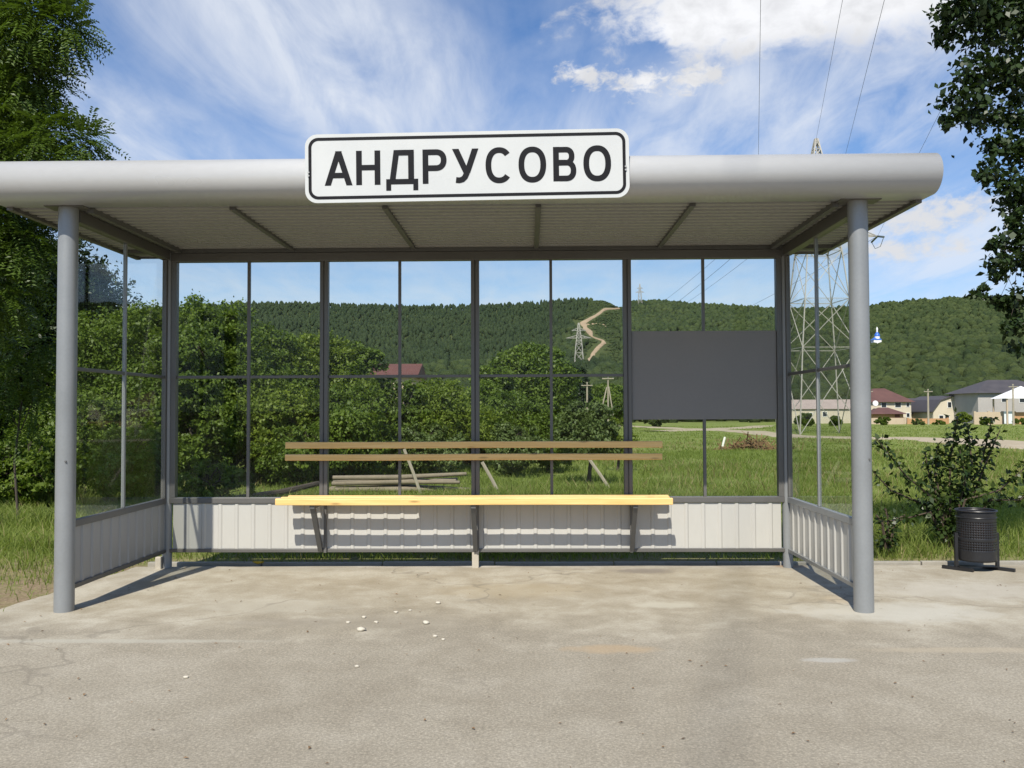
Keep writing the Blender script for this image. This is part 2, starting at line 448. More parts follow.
def dist_poly(x, y, P):
    d = np.full(np.shape(x), 1e9)
    for k in range(len(P) - 1):
        a = P[k]; b = P[k + 1]; ab = b - a; L = (ab ** 2).sum() + 1e-9
        t = np.clip(((x - a[0]) * ab[0] + (y - a[1]) * ab[1]) / L, 0, 1)
        d = np.minimum(d, np.hypot(x - a[0] - ab[0] * t, y - a[1] - ab[1] * t))
    return d

# ------------------------------------------------------------------ forest on the hills (one mass)
def ico(sub):
    bm = bmesh.new(); bmesh.ops.create_icosphere(bm, subdivisions=sub, radius=1)
    v = np.array([p.co[:] for p in bm.verts]); f = np.array([[q.index for q in p.verts] for p in bm.faces]); bm.free(); return v, f
ICO = {1: ico(1), 2: ico(2), 3: ico(3)}
def crowns(P, R, H, sub, cone):
    v0, f0 = ICO[sub]; n = len(P); k = len(v0)
    a = rng.uniform(0, 6.28, n); ca, sa = np.cos(a)[:, None], np.sin(a)[:, None]
    disp = 1 + rng.normal(0, .23, (n, k)).clip(-.5, .55)
    zz = v0[:, 2]
    prof = np.ones(k) if not cone else (1.05 - .42 * (zz + 1) / 2)
    x = (v0[:, 0] * ca - v0[:, 1] * sa) * R[:, None] * disp * prof; y = (v0[:, 0] * sa + v0[:, 1] * ca) * R[:, None] * disp * prof
    z = (zz * .5 + .5) * H[:, None] * (.9 + .1 * disp)
    V = np.stack([x + P[:, :1], y + P[:, 1:2], z + P[:, 2:3]], -1).reshape(-1, 3)
    Fx = (f0[None] + (np.arange(n) * k)[:, None, None]).reshape(-1, 3)
    return V, Fx
def cat_mesh(parts):
    off = 0; Vs = []; Fs = []
    for V, Fx in parts: Vs.append(V); Fs.append(Fx + off); off += len(V)
    return np.concatenate(Vs), [np.concatenate(Fs)]
pts = []
r = 205.
while r < 1185:
    sp = 4.6 + r * .0014
    a = np.arange(-.78, .78, sp / r); a = a + rng.uniform(-.5, .5, len(a)) * sp / r
    q = r + rng.uniform(-.5, .5, len(a)) * sp
    pts.append(np.stack([q * np.sin(a), q * np.cos(a)], 1)); r += sp * .92
P = np.concatenate(pts)
px = 512 + F * np.tan(np.arctan2(P[:, 0], P[:, 1]) - YAW); R_ = np.hypot(P[:, 0], P[:, 1])
dt = dist_poly(P[:, 0], P[:, 1], TRA)
wclear = np.interp(R_, [300, 600, 1150], [14, 22, 40])
keep = (dt > np.where((px > 588) & (px < 622) & (R_ > 450), wclear, 11)) & ~((px > 593) & (px < 624) & (R_ > 820) & (R_ < 1165) & (rng.random(len(P)) < .86))
keep &= ~((px > 850) & (R_ < 262)) & ~((px > 770) & (px < 870) & (R_ < 215))
edge = rng.random(len(P)) < np.where(px < 630, .9, sstep(235, 300, R_) * .75 + .25)
P = P[keep & edge]; px = px[keep & edge]; R_ = R_[keep & edge]
Pz = height(P[:, 0], P[:, 1]); P3 = np.column_stack([P, Pz - .8])
pine = (px + 40 * np.sin(R_ * .011) < 588) & (R_ > 470 + 60 * np.sin(px * .03))  # left hillside crowns: cloud shadow painted in as darker, more conical trees
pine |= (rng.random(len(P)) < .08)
for nm, mk, mt_, cone in (('shade_toned_forest', pine, 'forest_shade_tone', True), ('broadleaf_forest', ~pine, 'forest_leaf', False)):
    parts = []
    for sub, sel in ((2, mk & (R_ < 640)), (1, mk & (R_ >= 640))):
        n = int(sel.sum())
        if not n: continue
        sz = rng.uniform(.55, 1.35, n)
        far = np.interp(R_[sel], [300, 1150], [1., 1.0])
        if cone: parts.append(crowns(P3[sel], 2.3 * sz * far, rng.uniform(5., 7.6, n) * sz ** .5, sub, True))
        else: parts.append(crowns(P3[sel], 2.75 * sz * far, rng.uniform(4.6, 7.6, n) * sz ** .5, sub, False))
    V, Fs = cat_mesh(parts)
    tag(link(nm, mesh_np(nm, V, Fs, mt_)), 'dark woods covering the left hillside, cloud shadow put into their colour' if cone else 'green broadleaf woods covering the hillside', 'forest', kind='stuff')
# scrub in the clearing
n = 3600
q = 430 + 740 * rng.random(n) ** .7; pxs = rng.uniform(580, 628, n); a = np.arctan((pxs - 512) / F) + YAW
Q = np.stack([q * np.sin(a), q * np.cos(a)], 1); Q = Q[dist_poly(Q[:, 0], Q[:, 1], TRA) > 6]
n = len(Q); V, Fx = crowns(np.column_stack([Q, height(Q[:, 0], Q[:, 1]) - .5]), rng.uniform(.9, 2.3, n), rng.uniform(.9, 2.6, n), 1, False)
tag(link('hill_scrub', mesh_np('hill_scrub', V, [Fx], 'forest_leaf')), 'low scrub in the clearing beside the dirt track', 'scrub', kind='stuff')

# ------------------------------------------------------------------ foliage builders
def unit(v): return v / (np.linalg.norm(v, axis=-1, keepdims=True) + 1e-9)
def leaf_quads(C, D, N, L, Wd):
    """rhombus leaves: centre, direction, normal, length, width arrays"""
    D = unit(D); S = unit(np.cross(D, N)); Nn = np.cross(S, D)
    L = L[:, None]; Wd = Wd[:, None]
    fold = Nn * L * .12
    V = np.stack([C - D * L * .5, C + S * Wd * .5 + fold - D * L * .05, C + D * L * .5 - fold * .5, C - S * Wd * .5 + fold - D * L * .05], 1).reshape(-1, 3)
    Fq = np.arange(len(C) * 4).reshape(-1, 4)
    return V, Fq
def blob_leaves(blobs, dens, size, aspect, spread=.2, shell=.55):
    Cs = []; Os = []
    for (x, y, z, r) in blobs:
        nt_ = max(5, int(dens[0] * r * r * 12)); nl = dens[1]
        u = unit(rng.normal(size=(nt_, 3))); rad = r * (shell + (1 - shell) * rng.random(nt_) ** .7) * (1 + rng.normal(0, .14, nt_))
        T = np.array([x, y, z]) + u * rad[:, None]
        c = np.repeat(T, nl, 0) + rng.normal(0, 1, (nt_ * nl, 3)) * r * spread * np.array([1, 1, .75])
        Cs.append(c); Os.append(np.repeat(u, nl, 0))
    C = np.concatenate(Cs); O = np.concatenate(Os); n = len(C)
    D = rng.normal(size=(n, 3)) + O * .6 + np.array([0, 0, -.45]); N = rng.normal(0, .55, (n, 3)) + O * .45 + np.array([0, 0, .75])
    L = size * rng.uniform(.65, 1.3, n)
    return leaf_quads(C, D, N, L, L * aspect * rng.uniform(.85, 1.15, n))
def branches(mb, base, blobs, r0, fork, n=6):
    b = Vector(base); f = Vector(fork)
    mid = b.lerp(f, .5) + Vector((random.uniform(-.1, .1), random.uniform(-.1, .1), 0)) * (f - b).length * .6
    mb.tube([b - Vector((0, 0, .15)), b + (mid - b) * .15, mid, f], [r0 * 1.35, r0, r0 * .85, r0 * .7], 8)
    order = sorted(blobs, key=lambda q: (Vector(q[:3]) - f).length); done = []
    for (x, y, z, r) in order:
        e = Vector((x, y, z)); df = (e - f).length
        cand = [(( e - p).length, p, rad) for p, rad in done if (p - f).length < df * .92]
        near = min(cand, key=lambda t: t[0]) if cand else None
        if near and near[0] < df * .8: st, ra = near[1], near[2] * .8
        else: st, ra = b.lerp(f, random.uniform(.55, 1.0)), r0 * .42
        c = st.lerp(e, .5) + Vector((random.uniform(-1, 1), random.uniform(-1, 1), random.uniform(-.3, .9))) * (e - st).length * .16
        mb.tube([st, st.lerp(c, .5) + Vector(rng.normal(0, .02, 3)) * df * .3, c, e], [ra, ra * .92, ra * .85, ra * .7], n)
        done.append((e, ra * .8))
        for q in range(5):
            d = Vector(unit(rng.normal(size=3))) * r * .75
            mb.tube([e, e + d * .5 + Vector(rng.normal(0, .1, 3)) * r, e + d], [ra * .4, ra * .3, ra * .12], 4, False)
def make_tree(name, label, cat, base, fork, blobs, dens, leaf, mt, r0=.1, aspect=.5, group=None, spread=.2, shell=.55, bark='bark'):
    root = empty(name, tuple(base), label, cat, group)
    V, Fq = blob_leaves(blobs, dens, leaf, aspect, spread, shell)
    link('crown', mesh_np('crown', V - np.asarray(base, float), [Fq], mt), root)
    mb = MB(); branches(mb, base, blobs, r0, fork)
    mb.build('trunk', bark, root, base, True)
    return root
def bush_blobs(base, w, h, low=.12, n=22, seed=0, squash=.9):
    g = np.random.default_rng(seed); out = []
    for k in range(n):
        u = unit(g.normal(size=3)) * g.random() ** .38
        z = (u[2] * .5 + .5)
        fat = .62 + .5 * math.sin(PI * min(1, z * .85 + .12))
        r = min(w, h) * g.uniform(.15, .25)
        out.append((base[0] + u[0] * w * .5 * fat * .82, base[1] + u[1] * w * .45 * fat, base[2] + h * low + r * .6 + z * (h * (1 - low) - r * 1.9) , r))
    for q in (-.2, -.06, .1, .22):
        r = min(w, h) * .15; out.append((base[0] + (q + g.uniform(-.05, .05)) * w, base[1] + g.uniform(-.1, .1) * w, base[2] + h - r * 1.05 - abs(q) * h * .22 - g.uniform(0, .05) * h, r))
    return out
HG = 'trees and bushes in the thicket behind the shelter'
def hedge(px, Y, top, wpx, label, mt='leaf_hedge', leaf=.10, low=.06, seed=0, n=22, dens=(5.5, 30), name='leafy_tree', cat='tree', group=HG):
    b = ground(px, Y); s = F / Y
    zt = at(px, top, Y)[2]; h = (zt - b[2]) * 1.04; w = wpx * 1.02 / s
    bl = bush_blobs(b, w, h, low, n, seed + 11)
    dn = (dens[0] / max(.35, min(w, h) * .2) ** .6 * 2.1, dens[1]); leaf = leaf * .88
    return make_tree(name, label, cat, b, (b[0], b[1], b[2] + h * .5), bl, dn, leaf, mt, .03 + h * .008, .58, group, .17, .62)
# thicket behind the shelter, left to right
hedge(-10, 21, 215, 260, 'tall dark leafy tree at the left edge, behind the feathery tree', 'leaf_dark', .13, seed=1, n=40)
hedge(128, 20, 300, 150, 'tall leafy tree showing through the left side glass of the shelter', seed=2, n=30)
hedge(206, 19.5, 296, 118, 'tall leafy tree behind the first back pane, its tip above the hill foot', seed=3, n=30)
hedge(258, 21, 328, 110, 'round topped tree behind the second back pane', 'leaf_hedge', seed=4, n=26)
hedge(312, 22, 334, 105, 'round tree behind the first mullion from the left', 'leaf_hedge_light', seed=5, n=26)
hedge(356, 22.5, 342, 80, 'round tree just left of the red roof', 'leaf_hedge', seed=6, n=22)
hedge(268, 19, 378, 100, 'bright green bush below the round topped tree', 'leaf_hedge_light', .10, seed=7, name='leafy_bush', cat='bush')
hedge(345, 20, 384, 105, 'broad mid green bush in front of the red roofed house', 'leaf_hedge', .10, seed=8, name='leafy_bush', cat='bush')
hedge(192, 17.5, 372, 85, 'shady bush against the left rear post', 'leaf_hedge', .1, seed=9, name='leafy_bush', cat='bush')
hedge(434, 24, 378, 105, 'yellowish green tree just left of the middle mullion', 'leaf_hedge_light', .11, seed=10, n=26)
hedge(398, 23, 377, 70, 'low tree covering the wall of the red roofed cottage', 'leaf_hedge', .11, seed=12)
hedge(475, 27, 392, 70, 'bushy tree behind the middle mullion', 'leaf_hedge', .11, seed=13)
hedge(515, 30, 392, 78, 'loose green tree right of the middle mullion', 'leaf_hedge', .12, seed=14)
hedge(215, 13.2, 457, 80, 'low bush at the foot of the first back pane', 'leaf_hedge_light', .075, seed=15, name='leafy_bush', cat='bush', n=16)
hedge(300, 18, 425, 80, 'shaded bush behind the left end of the bench', 'leaf_hedge', .09, seed=16, name='leafy_bush', cat='bush')
hedge(420, 21, 424, 95, 'grey green bush above the log pile', 'leaf_silver', .09, seed=17, name='leafy_bush', cat='bush')
hedge(512, 22, 424, 70, 'grey green bush behind the middle of the bench back', 'leaf_silver', .09, seed=18, name='leafy_bush', cat='bush')
hedge(547, 24, 414, 56, 'dark green bush left of the small fruit tree', 'leaf_hedge', .09, seed=19, name='leafy_bush', cat='bush')
hedge(588, 18.5, 400, 66, 'small blue green fruit tree behind the right end of the bench', 'leaf_silver', .09, low=.2, seed=20, name='fruit_tree')
hedge(617, 24, 415, 32, 'narrow shrub left of the third mullion', 'leaf_hedge_light', .09, seed=21, name='leafy_bush', cat='bush', n=12)
hedge(75, 15, 395, 120, 'overgrown bush outside the left side glass', 'leaf_hedge', .09, seed=22, name='leafy_bush', cat='bush')
hedge(20, 13.5, 432, 105, 'overgrown bush above the grass at the left edge', 'leaf_hedge', .085, seed=23, name='leafy_bush', cat='bush')
hedge(135, 14, 425, 80, 'overgrown bush behind the left side panel', 'leaf_hedge', .085, seed=24, name='leafy_bush', cat='bush')
MG = 'trees beyond the meadow at the hill foot'
hedge(532, 120, 346, 78, 'big round tree at the hill foot above the loose green tree', 'leaf_hedge', .55, .05, 25, 34, (4, 26), group=MG)
hedge(492, 110, 368, 55, 'round tree at the hill foot beside the middle mullion', 'leaf_hedge', .5, .05, 26, 26, (4, 26), group=MG)
hedge(568, 130, 366, 40, 'dark round tree at the hill foot left of the braced pole', 'leaf_dark', .55, .05, 27, 26, (4, 26), group=MG)
hedge(605, 170, 385, 50, 'low round tree behind the braced pole', 'leaf_hedge', .7, .05, 28, 22, (4, 26), group=MG)
hedge(655, 150, 410, 40, 'low bush at the far side of the meadow left of the grey panel', 'leaf_silver', .5, .0, 29, 12, (4, 26), name='leafy_bush', cat='bush', group=MG)
for k, (px_, w_, t_) in enumerate(((806, 18, 413), (835, 14, 416))):
    hedge(px_, 150, t_, w_, ('bush in front of the cream building left of the pylon', 'bush inside the legs of the pylon')[k], 'leaf_hedge', .4, 0, 30 + k, 12, (4, 24), name='leafy_bush', cat='bush', group=MG)

for px_, t_, w_, lab, mt_ in ((884, 417, 16, 'weedy bush at the foot of the tan yard wall beside the right post', 'leaf_hedge'), (916, 419, 20, 'grey green bush at the left end of the orange yard wall', 'leaf_silver'), (938, 420, 14, 'small bush in front of the orange yard wall', 'leaf_hedge'),
        (985, 417, 18, 'bush in front of the tall tan yard wall', 'leaf_hedge'), (1022, 418, 22, 'bush in front of the brick wall at the right edge', 'leaf_hedge'), (962, 412, 16, 'bush between the gambrel house and the grey house', 'leaf_hedge_light')):
    hedge(px_, 160 if px_ != 962 else 168, t_, w_, lab, mt_, .35, 0, px_, 12, (4, 24), name='leafy_bush', cat='bush', group='bushes along the yard walls')
# feathery tree at the left edge: compound leaves
def pinnate(Pt, D, Lr, pairs=9, ll=.055, lw=.021):
    n = len(Pt); D = unit(D); up = np.array([0, 0, 1.]); S = unit(np.cross(D, up) + rng.normal(0, .25, (n, 3)))
    t = (np.arange(pairs) + 1) / pairs
    pos = Pt[:, None] + D[:, None] * (t[None, :, None] * Lr[:, None, None]) + up * (-.28 * t[None, :, None] ** 2 * Lr[:, None, None])
    C = []; DD = []; NN = []
    Nn = np.cross(S, D)
    for sg in (1, -1):
        dd = S * sg + D * .35 + up * -.12
        dd = np.broadcast_to(dd[:, None], (n, pairs, 3)) + rng.normal(0, .12, (n, pairs, 3))
        C.append((pos + unit(dd) * ll * .55).reshape(-1, 3)); DD.append(dd.reshape(-1, 3)); NN.append((np.broadcast_to(Nn[:, None], (n, pairs, 3)) + rng.normal(0, .2, (n, pairs, 3))).reshape(-1, 3))
    C = np.concatenate(C); DD = np.concatenate(DD); NN = np.concatenate(NN); L = ll * rng.uniform(.8, 1.15, len(C))
    return leaf_quads(C, DD, NN, L, L * lw / ll)
def acacia(name, label, base, fork, blobs, per, r0, Lr=.30, ll=.055):
    root = empty(name, tuple(base), label, 'tree')
    Ps = []; Ds = []
    for (x, y, z, r, k) in blobs:
        n = int(per * k)
        u = unit(rng.normal(size=(n, 3))); c = np.array([x, y, z])
        Ps.append(c + u * (r * rng.uniform(.25, 1.0, n) ** .6)[:, None]); Ds.append(u + rng.normal(0, .35, (n, 3)) + np.array([0, 0, -.15]))
    Pt = np.concatenate(Ps); D = np.concatenate(Ds)
    V, Fq = pinnate(Pt, D, Lr * rng.uniform(.7, 1.2, len(Pt)), 10, ll, ll * .36)
    link('crown', mesh_np('crown', V - np.asarray(base, float), [Fq], 'leaf_acacia'), root)
    mb = MB(); branches(mb, base, [b[:4] for b in blobs], r0, fork)
    mb.build('trunk', 'bark', root, base, True)
def pb(px, py, Y, rpx, k=1.0):
    p = at(px, py, Y); return (p[0], p[1], p[2], rpx / (F / Y), k)
def pa(px, py, Y, rpx, k=1.0): return pb(px - 14, py, Y, rpx * .72, k)
b0 = ground(-120, 8.8)
acacia('feathery_tree', 'tall feathery leaved tree beside the left end of the shelter roof', b0, tuple(at(-110, 200, 8.8)),
    [pa(15, -25, 8.6, 60), pa(48, 22, 8.4, 40, .9), pa(78, 28, 8.4, 22, .35), pa(18, 60, 8.9, 50, 1.1), pa(50, 75, 8.6, 28, .55), pa(-25, 20, 9.2, 70, 1.3), pa(0, 110, 9.0, 48, 1.1), pa(42, 108, 8.7, 20, .25), pa(20, 145, 8.8, 45, 1.0),
     pa(62, 135, 8.5, 28, .6), pa(98, 143, 8.4, 18, .3), pa(-15, 180, 9.3, 60, 1.2), pa(15, 215, 9.2, 40, .9), pa(42, 240, 9.2, 25, .6), pa(-40, 110, 9.8, 80, 1.5), pa(10, 290, 9.5, 45, .9), pa(-30, 260, 9.6, 60, 1.1), pa(-80, -60, 8.9, 90, 1.4), pa(-110, 60, 9.2, 90, 1.4), pa(60, -40, 8.4, 35, .6),
     pa(-60, 190, 10.3, 70, 1.2), pa(0, 180, 10.2, 55, 1.2), pa(20, 100, 10.2, 50, 1.1)], 260, .045, .29, .055)
b1 = ground(20, 11)
acacia('feathery_sapling', 'young feathery leaved sapling below the dark tree at the left edge', b1, tuple(at(22, 400, 11)),
    [pb(25, 355, 10.8, 26, .6), pb(48, 345, 10.9, 14, .3), pb(5, 375, 10.8, 25, .6), pb(40, 385, 11, 22, .5), pb(15, 410, 11, 25, .5), pb(-15, 345, 11, 28, .6)], 120, .016, .30)

# dark tree overhanging from the right
b2 = ground(1290, 7.6)
def pr(px, py, Y, rpx): return pb(px, py, Y, rpx)[:4]
make_tree('broadleaf_tree', 'dark broadleaf tree overhanging the sky at the right edge', 'tree', b2, tuple(at(1230, 150, 7.6)),
    [(q[0], q[1], q[2], q[3] * .88) for q in [pr(958, 8, 7.2, 26), pr(945, 35, 7.3, 15), pr(985, 30, 7.3, 30), pr(1015, 15, 7.4, 34), pr(975, 70, 7.2, 22), pr(1005, 75, 7.4, 26), pr(958, 105, 7.2, 20), pr(945, 122, 7.2, 9), pr(985, 112, 7.3, 22), pr(1018, 110, 7.4, 24), pr(1000, 145, 7.3, 17), pr(1022, 155, 7.4, 20),
     pr(985, 172, 7.2, 13), pr(1008, 190, 7.3, 20), pr(1030, 200, 7.4, 25), pr(1012, 225, 7.3, 17), pr(995, 243, 7.2, 11), pr(1018, 255, 7.3, 20), pr(1000, 268, 7.2, 15), pr(978, 292, 7.2, 10), pr(1000, 298, 7.3, 14), pr(1018, 300, 7.3, 17), pr(1008, 328, 7.2, 13), pr(1028, 335, 7.3, 20),
     pr(1060, 60, 7.6, 50), pr(1060, 150, 7.6, 45), pr(1060, 250, 7.6, 45), pr(1120, 100, 7.9, 70), pr(1120, 220, 7.9, 65), pr(1040, -40, 7.4, 50), pr(1130, -40, 8, 80), pr(975, -30, 7.2, 30), pr(1200, 60, 8.2, 90)]],
    (85, 13), .060, 'leaf_dark', .035, .68, None, .30, .3)
# sapling shrub beside the bin: leafy shoots
def shoot_shrub(name, label, base, shoots, leaf, mt, per_m=85):
    root = empty(name, tuple(base), label, 'shrub')
    mb = MB(); Cs = []; Ds = []
    for pts, lw in shoots:
        P = [Vector(p) for p in pts]; mb.tube(P, [.014, .011, .008, .004][:len(P)] if len(P) <= 4 else .008, 5, False)
        Pn = np.array([p[:] for p in P]); sg = np.concatenate([[0], np.cumsum(np.linalg.norm(np.diff(Pn, axis=0), axis=1))])
        n = int(per_m * sg[-1] * lw); s = sg[-1] * (rng.uniform(.12, 1.0, n))
        c = np.stack([np.interp(s, sg, Pn[:, k]) for k in range(3)], 1)
        side = unit(rng.normal(size=(n, 3))); off = rng.uniform(.01, .10, n)[:, None] * lw ** .5
        Cs.append(c + side * off); Ds.append(side + np.array([0, 0, -.2]))
    C = np.concatenate(Cs); D = np.concatenate(Ds); n = len(C)
    L = leaf * rng.uniform(.6, 1.3, n)
    V, Fq = leaf_quads(C, D, rng.normal(0, .6, (n, 3)) + np.array([0, -.2, .8]), L, L * .62)
    link('foliage', mesh_np('foliage', V - np.asarray(base, float), [Fq], mt), root)
    mb.build('stem', 'twig', root, base, True)
YS = 8.3
sb = ground(948, YS)
def S(*pp): return [tuple(sb)] + [tuple(at(a, b, YS + d)) for a, b, d in pp]
shoot_shrub('leafy_shrub', 'dark leafy sapling shrub with arching shoots behind the black bin', sb,
    [(S((935, 500, 0), (905, 475, -.1), (876, 438, -.2)), 1.3), (S((925, 505, .1), (890, 490, 0), (872, 470, -.1)), .6), (S((950, 500, 0), (950, 460, .1), (958, 418, .1)), 2.2), (S((960, 500, .1), (972, 465, 0), (968, 425, .2)), 1.8),
     (S((940, 500, 0), (935, 470, .1), (938, 445, -.1)), 1.9), (S((955, 505, .1), (980, 470, .1), (992, 418, .2)), 1.2), (S((965, 500, -.1), (1000, 490, 0), (1028, 465, .1)), 1.3), (S((960, 500, 0), (965, 480, -.1), (960, 450, -.1)), 1.8), (S((975, 490, .1), (985, 465, .1), (1000, 430, .1)), .6), (S((990, 500, .1), (1020, 500, .1), (1045, 480, .1)), 1.0),
     (S((945, 510, 0), (930, 480, .1), (925, 452, .1)), 1.2), (S((930, 512, 0), (900, 520, 0), (878, 522, -.1)), .7)], .062, 'leaf_sapling', 115)
shoot_shrub('leafy_shrub', 'low leafy weed at the foot of the right front post', ground(885, 8.0),
    [([tuple(ground(885, 8.0))] + [tuple(at(a, b, 8.0)) for a, b in q], 1.0) for q in (((882, 522), (876, 515)), ((895, 520), (905, 515)), ((888, 518), (885, 508)))], .05, 'leaf_sapling', 160)

# ------------------------------------------------------------------ grass
def grass(n, d0, d1, hgt, wid, mt, name, label, sel=None, pexp=1.0):
    u = rng.random(n); d = d0 + (d1 - d0) * u ** pexp
    pxx = rng.uniform(-170, 1200, n); a = np.arctan((pxx - 512) / F) + YAW
    Y = d; Xx = Y * np.tan(a)
    dr = dist_poly(Xx, Y, ROAD)
    ok = ~((Xx > LX - .06) & (Y < BY + .22 + Xx * .004)) & ~((Y < 5.6)) & (dr > np.where(Y > 38, 4.2, 2.6))
    clump = np.sin(Xx * 1.7 + np.sin(Y * 2.1)) * np.sin(Y * 1.3 + 1.2 * np.sin(Xx * .9))
    ok &= rng.random(n) < .62 + .38 * clump
    bare = (Y < 7.9) & (rng.random(n) < np.where(Xx < LX, .45 + .5 * (Y < 6.7), .78))
    ok &= ~bare
    if sel is not None: ok &= sel(Xx, Y)
    Xx, Y, d, clump = Xx[ok], Y[ok], d[ok], clump[ok]; n = len(Xx)
    Z = np.minimum(height(Xx, Y), np.where(Y < 9, -.03, 9)) - .01
    h = hgt * rng.uniform(.45, 1.25, n) * (1 + .35 * clump) * np.where(Y < 8.2, .5, 1)
    w = wid * (d / d0) ** .8 * rng.uniform(.7, 1.3, n)
    t = rng.uniform(0, 6.28, n); dx, dy = np.cos(t), np.sin(t)
    lean = rng.uniform(.2, 1.1, n) * h; t2 = rng.uniform(0, 6.28, n); lx, ly = np.cos(t2) * lean, np.sin(t2) * lean
    B = np.stack([Xx, Y, Z], 1); sd = np.stack([dx * w, dy * w, 0 * w], 1)
    Mm = B + np.stack([lx * .35, ly * .35, h * .6], 1); T = B + np.stack([lx, ly, h], 1)
    V = np.stack([B - sd, B + sd, Mm + sd * .75, Mm - sd * .75, T], 1).reshape(-1, 3)
    o = np.arange(n)[:, None] * 5
    tag(link(name, mesh_np(name, V, [o + np.array([0, 1, 2, 3]), o + np.array([3, 2, 4])], mt)), label, 'grass', kind='stuff')
grass(190000, 5.6, 15, .17, .0030, 'grass_blade', 'verge_grass', 'long green grass growing behind the paved platform', None, 1.0)
grass(220000, 14, 42, .14, .0048, 'grass_blade', 'meadow_grass', 'green meadow grass behind the shelter', None, 1.25)
grass(110000, 40, 150, .13, .018, 'grass_blade', 'far_meadow_grass', 'green meadow grass farther off around the dirt road', None, 1.3)
grass(34000, 7, 70, .22, .004, 'grass_dry', 'dry_grass', 'dry seeding grass stalks among the green', lambda x, y: np.sin(x * .3 + 2) * np.sin(y * .22) > -.25, 1.5)

# ------------------------------------------------------------------ bus shelter
XL, XR, YF, YB = -3.049, 2.155, 5.729, 7.314
ZC = 2.665           # ceiling underside
ORG = ((XL + XR) / 2, (YF + YB) / 2, 0)
sh = empty('bus_shelter', ORG, 'grey metal bus shelter with glass walls and a white rounded roof edge', 'bus shelter')
def P(mb, name, mt, parent=sh, **k): return mb.build(name, mt, parent, ORG, **k)
for x, lab in ((XL, None), (XR, None)):
    mb = MB().tube([(x, YF, -.02), (x, YF, 2.655)], .0625, 32)
    o = P(mb, 'front_post', 'post_paint', smooth=True)
    P(MB().box(x - .13, x + .13, YF - .07, YF + .07, 2.655, 2.664), 'cap_plate', 'frame_paint', o)
    f = MB(); f.tube([(x + .03, YF - .0635, .98), (x + .03, YF - .055, .98)], .006, 8)
    P(f, 'screw', 'frame_paint', o)
for x in (XL + .02, XR - .02):
    P(MB().tube([(x, YB, -.02), (x, YB, 2.64)], .04, 24), 'rear_post', 'post_paint', smooth=True)
P(MB().box(XL - .05, XL + .0, YB - .075, YB - .03, -.02, .10), 'footing', 'foot_paint', bevel=.008)
# back wall frame
x0, x1 = XL + .075, XR - .075
xm = (XL + XR) / 2 + .004
MUL = [xm - 1.266, xm, xm + 1.268]
ZS, ZG = .585, 2.562   # sill top, glass top
mb = MB().box(x0 - .03, x1 + .03, YB - .035, YB + .035, ZG, 2.635)
P(mb, 'top_rail', 'frame_paint', bevel=.004)
P(MB().box(x0 - .03, x1 + .03, YB - .03, YB + .03, .537, ZS), 'sill_rail', 'frame_paint', bevel=.004)
P(MB().box(x0 - .03, x1 + .03, YB - .026, YB + .026, .130, .160), 'bottom_rail', 'frame_paint', bevel=.003)
for i, x in enumerate(MUL):
    o = P(MB().box(x - .034, x - .004, YB - .034, YB + .03, ZS - .002, ZG + .002).box(x + .004, x + .034, YB - .034, YB + .03, ZS - .002, ZG + .002).box(x - .004, x + .004, YB - .026, YB + .026, ZS - .002, ZG + .002), 'mullion', 'frame_paint', bevel=.003)
    P(MB().box(x + .008, x + .030, YB - .050, YB - .0285, .131, .536), 'upright', 'frame_paint', o)
P(MB().box(xm - .03, xm + .025, YB - .028, YB + .028, -.02, .129), 'foot', 'foot_paint', bevel=.003)
for x in (x0 - .002, x1 + .002):
    P(MB().box(x - .022, x + .022, YB - .032, YB + .03, ZS - .002, ZG + .002), 'jamb', 'frame_paint', bevel=.003)
edges = [x0 + .02] + MUL + [x1 - .02]
ZT = 1.592
for k in range(4):
    a, b = edges[k] + (.034 if k else 0), edges[k + 1] - (.034 if k < 3 else 0)
    c = (a + b) / 2
    panel = k == 3
    zb = [(ZS, ZG)] if not panel else [(ZS, 1.222), (1.958, ZG)]
    for za, zc in zb: P(MB().box(c - .012, c + .012, YB - .014, YB + .014, za, zc), 'glazing_bar', 'frame_paint', bevel=.002)
    if panel:
        o = P(MB().box(a + .002, b - .002, YB - .016, YB + .006, 1.222, 1.958), 'blank_notice_panel', 'panel_grey', bevel=.002)
        cells = [(a, c - .012, ZS, 1.222), (c + .012, b, ZS, 1.222), (a, c - .012, 1.958, ZG), (c + .012, b, 1.958, ZG)]
    else:
        for q0, q1 in ((a, c - .012), (c + .012, b)): P(MB().box(q0, q1, YB - .010, YB + .010, ZT - .012, ZT + .012), 'transom', 'frame_paint', bevel=.002)
        cells = [(q0, q1, z0, z1) for q0, q1 in ((a, c - .012), (c + .012, b)) for z0, z1 in ((ZS, ZT - .012), (ZT + .012, ZG))]
    for q0, q1, z0, z1 in cells:
        P(MB().box(q0 + .001, q1 - .001, YB - .003, YB + .003, z0 + .001, z1 - .001), 'glass_pane', 'glass')
